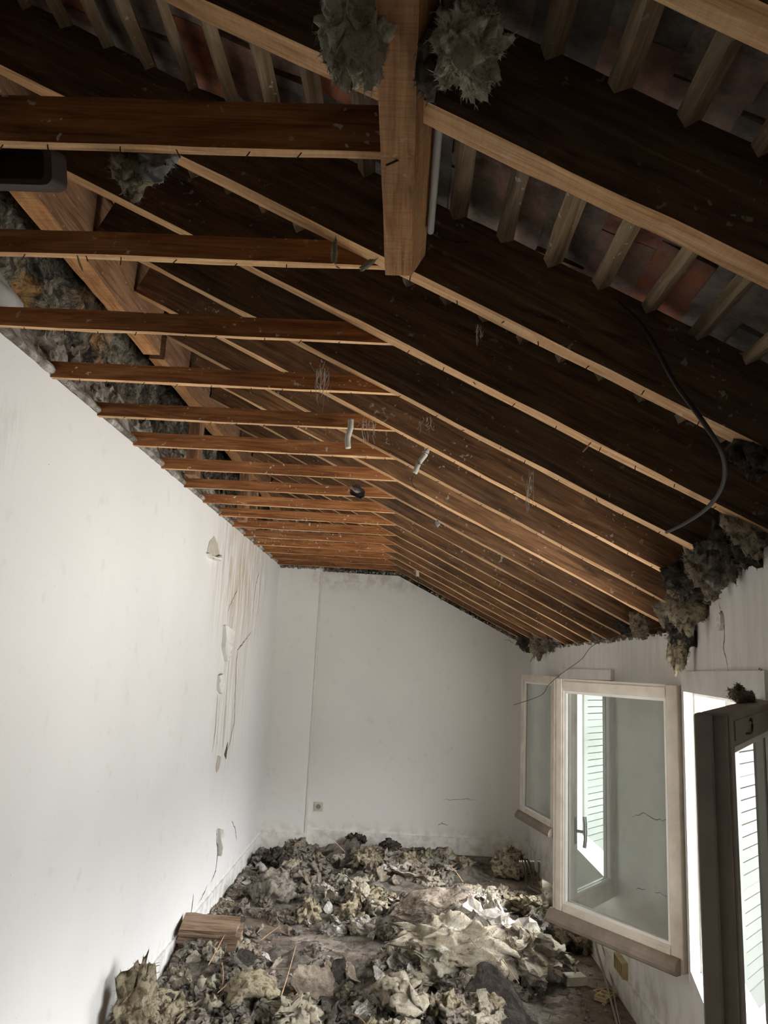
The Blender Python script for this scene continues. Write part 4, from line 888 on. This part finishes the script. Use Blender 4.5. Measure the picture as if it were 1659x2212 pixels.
tag(link('floor_rubble', bm, 'crust'), 'fine grit strewn over the open patches of floor', 'rubble', kind='stuff')
# grey render patch on the rubble wall, left edge of the photo
bm = bmesh.new(); bmesh.ops.create_icosphere(bm, subdivisions=4, radius=1.0)
for v in bm.verts:
    p = v.co.copy(); r = 1 + 0.3 * noise.noise(p * 2); v.co = Vector((p.x * 0.05, p.y * 0.34, p.z * 0.09)) * r
o = link('render_patch', bm, 'mastic', smooth=True); o.location = (-1.31, 2.05, EYE + 1.05); tag(o, 'smooth grey lump of render on the rubble wall at the left edge', 'rubble')

# ---- dark box at the upper left
def rounded(bm, w, h, r, y, n=6):
    pts = []
    for (cx, cz, a0) in ((w - r, h - r, 0), (-w + r, h - r, 90), (-w + r, -h + r, 180), (w - r, -h + r, 270)):
        for k in range(n + 1): a = math.radians(a0 + 90 * k / n); pts.append(bm.verts.new((cx + r * math.cos(a), y, cz + r * math.sin(a))))
    return pts
bm = bmesh.new(); A = rounded(bm, 0.10, 0.055, 0.025, 0); B = rounded(bm, 0.10, 0.055, 0.025, 0.14); C_ = rounded(bm, 0.082, 0.040, 0.016, 0); D = rounded(bm, 0.078, 0.036, 0.016, 0.11); n = len(A)
for i in range(n):
    j = (i + 1) % n
    bm.faces.new((A[i], A[j], B[j], B[i])).material_index = 1; bm.faces.new((A[i], C_[i], C_[j], A[j])).material_index = 1; bm.faces.new((C_[i], D[i], D[j], C_[j])).material_index = 0
bm.faces.new(D); bm.faces.new(B).material_index = 1; bmesh.ops.recalc_face_normals(bm, faces=bm.faces)
o = link('duct_box', bm, ['black', 'brown_metal']); o.location = on_y(20, 352, 1.36); o.rotation_euler = (math.radians(22), 0, 0); o.scale = (0.85, 0.5, 0.72); tag(o, 'dark open-fronted rounded box under the thick ceiling board at the left edge', 'box')

# ---- conduit and cables
def cable(name, pts, r, mat, label, cat='cable', seg=8, n=8):
    bm = bmesh.new(); c = Vector(pts[0]); tube(bm, [p - c for p in smooth_path(pts, n)], r, seg); return tag(link(name, bm, mat, smooth=True, loc=c), label, cat)
cable('conduit', [(0.030, 0.3, EYE + 0.862), (0.027, 0.9, EYE + 0.864), (0.024, 1.43, EYE + 0.862)], 0.007, 'pipe', 'thin grey conduit running along the right side of the overhead beam', 'pipe')
cable('wire', [(0.024, 1.43, EYE + 0.862), (0.045, 1.49, EYE + 0.885), (0.08, 1.53, EYE + 0.90), (0.11, 1.553, EYE + 0.915)], 0.0015, 'iron', 'thin grey wire leaving the end of the conduit', 'cable')
cable('cable', [on_y(1335, 655, 1.545), on_y(1375, 690, 1.54), on_y(1410, 740, 1.53), on_y(1460, 830, 1.50), on_y(1525, 920, 1.50), on_y(1562, 985, 1.57), on_y(1562, 1045, 1.72), on_y(1530, 1095, 1.90), on_y(1480, 1130, 2.14), on_y(1440, 1150, 2.38)], 0.0052, 'cable_black', 'dark electric cable looping down from the rafters at the right')
# pale plastic conduit stubs hanging from the ceiling boards
for (a, b, Y, lab) in (((757, 925), (752, 968), 2.8, 'pale plastic tube stub hanging below the fifth ceiling board'), ((921, 978), (896, 1022), 3.1, 'curved white plastic tube stub under the rafters beside the bend'), ((905, 1218), (902, 1245), 6.5, 'small white tube stub hanging near the end wall')):
    pa = on_y(*a, Y); pb = on_y(*b, Y); m = (pa + pb) / 2 + Vector((-0.006, 0, 0.0)); up = pa + Vector((0, 0, 0.035))
    cable('tube_stub', [up, pa, m, pb], 0.011 if Y < 5 else 0.014, 'pipe_white', lab, 'pipe', 10)
cable('wire', [on_y(902, 1245, 6.5), on_y(906, 1262, 6.5), on_y(922, 1276, 6.5)], 0.003, 'cable_black', 'thin wire curling out of the small tube stub near the end wall')
cable('wire', [on_y(896, 1022, 3.1), on_y(889, 1040, 3.1), on_y(899, 1058, 3.1)], 0.0015, 'cable_black', 'thin wire end below the curved white tube stub')
cable('wire', [on_y(1440, 1352, 3.6), on_y(1360, 1368, 3.75), on_y(1285, 1392, 3.85), on_y(1255, 1425, 3.9), on_y(1212, 1456, 3.95), on_y(1185, 1480, 4.0), on_y(1168, 1502, 4.05), on_y(1110, 1523, 4.1)], 0.0016, 'cable_black', 'long thin wire drooping from the wall top in front of the far casement', n=10)
cable('wire', [on_y(1205, 1388, 5.9), on_y(1165, 1400, 5.9), on_y(1145, 1430, 5.9)], 0.002, 'cable_black', 'short thin wire hanging in the far right upper corner')
cable('wire', [on_y(1212, 1388, 5.6), on_y(1195, 1402, 5.6), on_y(1185, 1414, 5.6)], 0.002, 'cable_black', 'short wire end at the wall top, left of the far window')
# dark scrap caught between boards
put('scrap', PW['sheetd'][1], on_y(772, 1066, 3.80), (1.1, 0.2, 0.2), (0.10, 0.14, 0.09), 'dark torn scrap caught between the ceiling boards', 'scrap')
put('scrap', PW['sheet'][1], on_y(768, 1058, 3.75), (1.0, 0.3, 0.4), (0.07, 0.06, 0.05), 'grey scrap stuck on top of the dark torn one', 'scrap')
put('wood_splinter', sheet_mesh('wood_splinter', 401, 1, 0.25, ['straw', 'straw'], n=4, thick=0.08), on_y(170, 570, 1.60), (0.2, 1.1, 0.3), (0.05, 0.03, 0.03), 'pale splinter sticking from the underside of the second ceiling board', 'splinter')
sp = sheet_mesh('wood_splinter', 402, 1, 0.3, ['wood_under', 'wood_under'], n=4, thick=0.08)
put('wood_splinter', sp, on_y(1268, 968, 1.97), (0.2, -0.9, 0.3), (0.05, 0.03, 0.03), 'raised splinter on the underside of the fourth rafter', 'splinter')
put('wool_tuft', fl_w, on_y(945, 1131, 3.85), (0, 0, 0), (0.03, 0.03, 0.035), 'tiny white tuft on the underside of a rafter near the bend', 'insulation')
put('wool_tuft', fl_b, on_y(793, 572, 1.57), (0, 0.9, 0), (0.02, 0.02, 0.035), 'tiny pale tuft at the right end of the second ceiling board', 'insulation')
put('wool_tuft', fl_b, on_y(722, 545, 1.56), (0, 0, 0), (0.02, 0.02, 0.05), 'tiny grey tuft on the face of the second ceiling board', 'insulation')

# ---- cobwebs
def cobweb(label, p0, L, w, n, seed):
    rnd = random.Random(seed); bm = bmesh.new(); p0 = Vector(p0)
    for _ in range(n):
        a = Vector((rnd.uniform(-w, w), rnd.uniform(-0.02, 0.02), rnd.uniform(-0.2, 0.1) * L)); l = rnd.uniform(0.3, 1) * L
        pts = [a + Vector((rnd.uniform(-w, w) * 0.5 * t, rnd.uniform(-0.01, 0.01), -l * t)) for t in (0, 0.35, 0.7, 1)]
        tube(bm, smooth_path(pts, 3), rnd.uniform(0.0003, 0.0009), 4)
    for _ in range(n // 2):
        a = Vector((rnd.uniform(-w, w) * 1.6, 0, rnd.uniform(-0.5, 0.05) * L)); b = a + Vector((rnd.uniform(-w, w) * 1.6, rnd.uniform(-0.02, 0.02), rnd.uniform(-0.2, 0.2) * L))
        tube(bm, smooth_path([a, (a + b) / 2 - Vector((0, 0, 0.01)), b], 3), 0.0006, 4)
    tag(link('cobweb', bm, 'web', loc=p0), label, 'cobweb')
cobweb('dusty cobweb hanging before the fourth ceiling board near the middle', on_y(700, 795, 2.36), 0.14, 0.02, 16, 1)
cobweb('dusty cobweb hanging from the fifth rafter at the right', on_y(1145, 1020, 2.36), 0.12, 0.008, 9, 2)
cobweb('small cobweb strand hanging from the third rafter', on_y(1035, 700, 1.60), 0.05, 0.006, 6, 3)
cobweb('cobweb strands at the bend between the fifth and sixth frames', on_y(800, 905, 2.75), 0.09, 0.03, 14, 4)
cobweb('cobweb threads under the fifth rafter near the bend', on_y(920, 900, 2.4), 0.06, 0.02, 8, 5)

# ------------------------------------------------------------------ wall damage (parts of the walls)
def strip(pts2, widths, P, off=0.0012, thick=0.0008):
    """a ribbon along wall points; P maps (a, z, off) to space"""
    bm = bmesh.new(); L_, R_ = [], []
    for i, (a, z) in enumerate(pts2):
        w = widths[i] if isinstance(widths, (list, tuple)) else widths
        a0, z0 = pts2[max(i - 1, 0)]; a1, z1 = pts2[min(i + 1, len(pts2) - 1)]; dl = math.hypot(a1 - a0, z1 - z0) or 1; na, nz = -(z1 - z0) / dl, (a1 - a0) / dl
        L_.append(bm.verts.new(P(a + na * w / 2, z + nz * w / 2, off))); R_.append(bm.verts.new(P(a - na * w / 2, z - nz * w / 2, off)))
    for i in range(len(L_) - 1): bm.faces.new((L_[i], R_[i], R_[i + 1], L_[i + 1]))
    return bm
PL = lambda a, z, o: Vector((XL + o, a, z)); PE = lambda a, z, o: Vector((a, YE - o, z)); PR = lambda a, z, o: Vector((XR - o, a, z)); PN = lambda a, z, o: near(a, -o, z)
def jag(pts, seed, n=5, amp=0.006):
    rnd = random.Random(seed); out = []
    for i in range(len(pts) - 1):
        for k in range(n):
            t = k / n; out.append((pts[i][0] + (pts[i + 1][0] - pts[i][0]) * t + rnd.uniform(-amp, amp), pts[i][1] + (pts[i + 1][1] - pts[i][1]) * t + rnd.uniform(-amp, amp)))
    out.append(pts[-1]); return out
def lw(px, py): p = on_x(px, py, XL); return (p.y, p.z)
def crack_left(pxs, w, seed, mat='crack', wall=None, f=lw, P=PL, name='crack'):
    pts = jag([f(*p) for p in pxs], seed); n = len(pts)
    ws = [w * (0.25 + 0.75 * math.sin(math.pi * (i + 0.5) / n)) * random.uniform(0.6, 1.3) for i in range(n)]
    o = link(name, strip(pts, ws, P), mat, wall or wall_left); return o
for k, (pts, w) in enumerate([([(542, 1365), (528, 1385), (513, 1405), (510, 1440), (508, 1500), (506, 1560), (497, 1600), (485, 1640)], 0.012), ([(566, 1195), (560, 1235), (553, 1260), (548, 1300), (546, 1350)], 0.007),
        ([(515, 1255), (512, 1275), (500, 1300), (492, 1320)], 0.006), ([(470, 1500), (466, 1560), (462, 1600), (458, 1625)], 0.008), ([(468, 1790), (468, 1815), (470, 1840), (466, 1880), (456, 1905)], 0.016),
        ([(500, 1775), (508, 1790), (511, 1815)], 0.007), ([(540, 1255), (537, 1300), (535, 1330)], 0.004), ([(418, 1930), (415, 1960), (410, 1985)], 0.014), ([(447, 1975 - 60), (440, 1930), (430, 1950)], 0.008)]):
    crack_left(pts, w, k)
for k, (pts, w) in enumerate([([(503, 1300), (499, 1370), (493, 1450), (487, 1540), (481, 1615)], 0.035), ([(514, 1240), (508, 1300), (502, 1360), (498, 1420)], 0.022), ([(498, 1200), (494, 1260), (490, 1310)], 0.02), ([(478, 1480), (472, 1540), (468, 1610)], 0.012)]):
    st_ = link('stained_streak', strip(jag([lw(*p) for p in pts], 60 + k), [w * random.uniform(0.4, 1.1) for _ in range((len(pts) - 1) * 5 + 1)], PL, 0.0008), 'streak', wall_left); st_['label'] = 'brownish water-stained streak'
def patch(pxs, wall, f, P, mat, name, off=0.002, lift=0.0, label=None):
    """a peeled patch or flake: outline on the wall, slightly raised, with curled rim"""
    pts = [f(*p) for p in pxs]; pts = jag(pts + [pts[0]], 5, 3, 0.004)[:-1]; cx = sum(a for a, _ in pts) / len(pts); cz = sum(z for _, z in pts) / len(pts)
    bm = bmesh.new(); c = bm.verts.new(P(cx, cz, off)); ring = [bm.verts.new(P(a, z, off + lift * (0.3 + 0.7 * abs(math.sin(i * 1.7))))) for i, (a, z) in enumerate(pts)]; base = [bm.verts.new(P(a, z, 0.0003)) for a, z in pts]
    for i in range(len(ring)):
        j = (i + 1) % len(ring); bm.faces.new((c, ring[i], ring[j])); bm.faces.new((ring[i], base[i], base[j], ring[j]))
    o = link(name, bm, mat, wall)
    if label: o['label'] = label
patch([(446, 1195), (452, 1170), (462, 1157), (470, 1175), (474, 1200), (465, 1205), (458, 1198)], wall_left, lw, PL, 'bare', 'bare_patch', label='bare patch where paint has peeled')
patch([(445, 1196), (452, 1200), (466, 1204), (474, 1200), (470, 1212), (458, 1210), (449, 1206)], wall_left, lw, PL, 'flake', 'paint_flake', 0.006, 0.02)
patch([(482, 1352), (492, 1358), (501, 1364), (496, 1390), (490, 1415), (484, 1430), (478, 1400)], wall_left, lw, PL, 'flake', 'paint_flake', 0.010, 0.022)
patch([(470, 1460), (478, 1455), (480, 1480), (474, 1500), (468, 1490)], wall_left, lw, PL, 'flake', 'paint_flake', 0.008, 0.018)
patch([(466, 1655), (470, 1632), (477, 1634), (473, 1660), (467, 1668)], wall_left, lw, PL, 'bare', 'bare_patch', 0.003)
patch([(470, 1790), (475, 1800), (474, 1830), (470, 1850)], wall_left, lw, PL, 'flake', 'paint_flake', 0.010, 0.03)
patch([(484, 1630), (492, 1602), (488, 1640)], wall_left, lw, PL, 'crack', 'bare_patch', 0.002)
def ew(px, py): p = on_y(px, py, YE); return (p.x, p.z)
for k, (pts, w) in enumerate([([(945, 1784), (955, 1778), (968, 1783)], 0.005), ([(1090, 1384), (1100, 1382), (1108, 1390)], 0.005), ([(955, 1728), (1000, 1726), (1030, 1728)], 0.003)]): crack_left(pts, w, 20 + k, wall=wall_end, f=ew, P=PE)
# the line where the boxing's paint meets its corner is on the structure; wall seam on the end wall top
def nw(px, py):
    p = on_near(px, py); s = (p - NP).dot(ND); return (s, p.z)
for k, (pts, w) in enumerate([([(1554, 1300), (1556, 1318), (1562, 1330), (1566, 1370), (1563, 1400), (1570, 1430), (1576, 1455)], 0.006), ([(1640, 1443), (1650, 1455), (1658, 1480)], 0.007)]): crack_left(pts, w, 30 + k, wall=wall_near, f=nw, P=PN)
patch([(1556, 1330), (1562, 1324), (1565, 1345), (1562, 1362), (1555, 1360)], wall_near, nw, PN, 'flake', 'paint_flake', 0.004, 0.01)
def rw_(px, py): p = on_x(px, py, XR); return (p.y, p.z)
for k, (pts, w) in enumerate([([(1365, 1765), (1390, 1757), (1420, 1770), (1450, 1775)], 0.004), ([(1375, 1920), (1395, 1922)], 0.004), ([(1414, 1925), (1445, 1935)], 0.004)]): crack_left(pts, w, 40 + k, wall=wall_right, f=rw_, P=PR)

# ------------------------------------------------------------------ electrical bits
p = on_y(688, 1742, YE)
e = empty('wall_socket', (p.x, YE, p.z)); tag(e, 'square cream wall socket low on the end wall above the heap', 'socket')
bm = bmesh.new(); box(bm, (-0.042, -0.010, -0.042), (0.042, 0, 0.042)); bmesh.ops.bevel(bm, geom=list(bm.edges), offset=0.003, segments=2, affect='EDGES'); link('cover_plate', bm, 'socket', e)
bm = bmesh.new(); tube(bm, [(0, -0.010, 0), (0, -0.016, 0)], 0.029, 24); link('socket_rim', bm, 'socket', e)
bm = bmesh.new(); tube(bm, [(0, -0.0162, 0), (0, -0.0168, 0)], 0.023, 24); r1 = link('socket_well', bm, 'mastic', e)
for sx, sz in ((-0.010, 0), (0.010, 0), (0, 0.013)):
    bm = bmesh.new(); tube(bm, [(sx, -0.0165, sz), (sx, -0.018, sz)], 0.0035, 8); link('pin_hole' if sx else 'earth_pin', bm, 'iron', e)
# white junction box on the floor
p = on_z(1240, 2118, 0.02); e = empty('junction_box', (p.x, p.y, 0.003), 0.25); tag(e, 'white junction box with a cable stub on the floor before the casement', 'junction box')
bm = bmesh.new(); box(bm, (-0.062, -0.04, 0), (0.062, 0.04, 0.042)); bmesh.ops.bevel(bm, geom=list(bm.edges), offset=0.003, segments=2, affect='EDGES'); link('case', bm, 'plastic_cream', e)
bm = bmesh.new(); box(bm, (-0.06, -0.038, 0.0425), (0.06, 0.038, 0.047)); bmesh.ops.bevel(bm, geom=list(bm.edges), offset=0.0015, segments=1, affect='EDGES'); link('lid', bm, 'plastic_cream', e)
bm = bmesh.new(); tube(bm, smooth_path([(0.02, 0.025, 0.045), (0.02, 0.028, 0.075), (0.028, 0.03, 0.092), (0.045, 0.03, 0.104)], 5), 0.005, 8); link('cable_stub', bm, 'plastic_cream', e)
# two open beige mounting boxes on the floor by the cables
for i, (px, py, rz, lab) in enumerate(((1306, 2155, 0.9, 'beige plastic mounting frame lying on the floor left of the cables'), (1340, 2150, 0.5, 'beige plastic mounting frame lying behind the cables at the wall foot'))):
    p = on_z(px, py, 0.01); e = empty('mounting_frame', (min(p.x, XR - 0.09), p.y, 0.004), rz); tag(e, lab, 'plastic frame', 'plastic frames on the floor')
    bm = bmesh.new()
    for a, b in (((-0.055, -0.035), (0.055, -0.029)), ((-0.055, 0.029), (0.055, 0.035)), ((-0.055, -0.029), (-0.049, 0.029)), ((0.049, -0.029), (0.055, 0.029)), ((-0.006, -0.029), (0.006, 0.029))): box(bm, (*a, 0), (*b, 0.022))
    link('rim', bm, 'plastic_beige', e); bm = bmesh.new(); box(bm, (-0.049, -0.029, 0.0), (0.049, 0.029, 0.004)); link('back_plate', bm, 'plastic_beige', e)
# double back box set in the window wall under the big casement
a = on_near(1347, 2082); 
p = on_x(1347, 2086, XR); e = empty('wall_back_box', (XR, p.y, p.z)); tag(e, 'open yellowed back box fixed to the wall under the big casement', 'back box')
bm = bmesh.new()
for (y0, y1, z0, z1) in ((-0.085, 0.085, -0.04, -0.033), (-0.085, 0.085, 0.033, 0.04), (-0.085, -0.078, -0.033, 0.033), (0.078, 0.085, -0.033, 0.033), (-0.05, -0.044, -0.033, 0.033), (-0.018, -0.012, -0.033, 0.033), (0.016, 0.022, -0.033, 0.033), (0.046, 0.052, -0.033, 0.033)): box(bm, (-0.03, y0, z0), (0.0, y1, z1))
link('rim', bm, 'plastic_beige', e)
bm = bmesh.new(); box(bm, (-0.008, -0.078, -0.033), (-0.001, 0.078, 0.033)); link('back_plate', bm, 'plastic_beige', e)
# cables along the foot of the window wall
cable('cable', [on_z(1283, 2022, 0.22), on_z(1292, 2060, 0.14), on_z(1306, 2110, 0.05), on_z(1322, 2170, 0.02), on_z(1340, 2240, 0.02), on_z(1352, 2300, 0.02)], 0.006, 'cable_dusty', 'thick dusty cable running along the foot of the window wall')
cable('cable', [on_z(1300, 2040, 0.16), on_z(1312, 2080, 0.08), on_z(1322, 2120, 0.04), on_z(1330, 2170, 0.03), on_z(1346, 2240, 0.02), on_z(1360, 2300, 0.02)], 0.004, 'cable_dusty', 'thinner dusty cable beside the thick one on the floor')
for i in range(9):
    x = 1128 + i * 5.5 + random.uniform(-3, 3); b = random.uniform(-10, 12); X0_ = min(1.22, on_z(x, 1915, 0.01).x)
    cable('cable', [on_z(x - 6, 1860, 0.30), on_z(x - 2 + b * 0.4, 1878, 0.20), on_z(x + b, 1898, 0.09), on_z(x + 5 + b * 0.6, 1915, 0.02), on_z(x + 30 + b, 1930 + random.uniform(-4, 4), 0.015)], 0.0045, 'cable_dusty', 'dusty pale cable in the bundle at the far end of the window wall')['group'] = 'cable bundle in the far right corner'
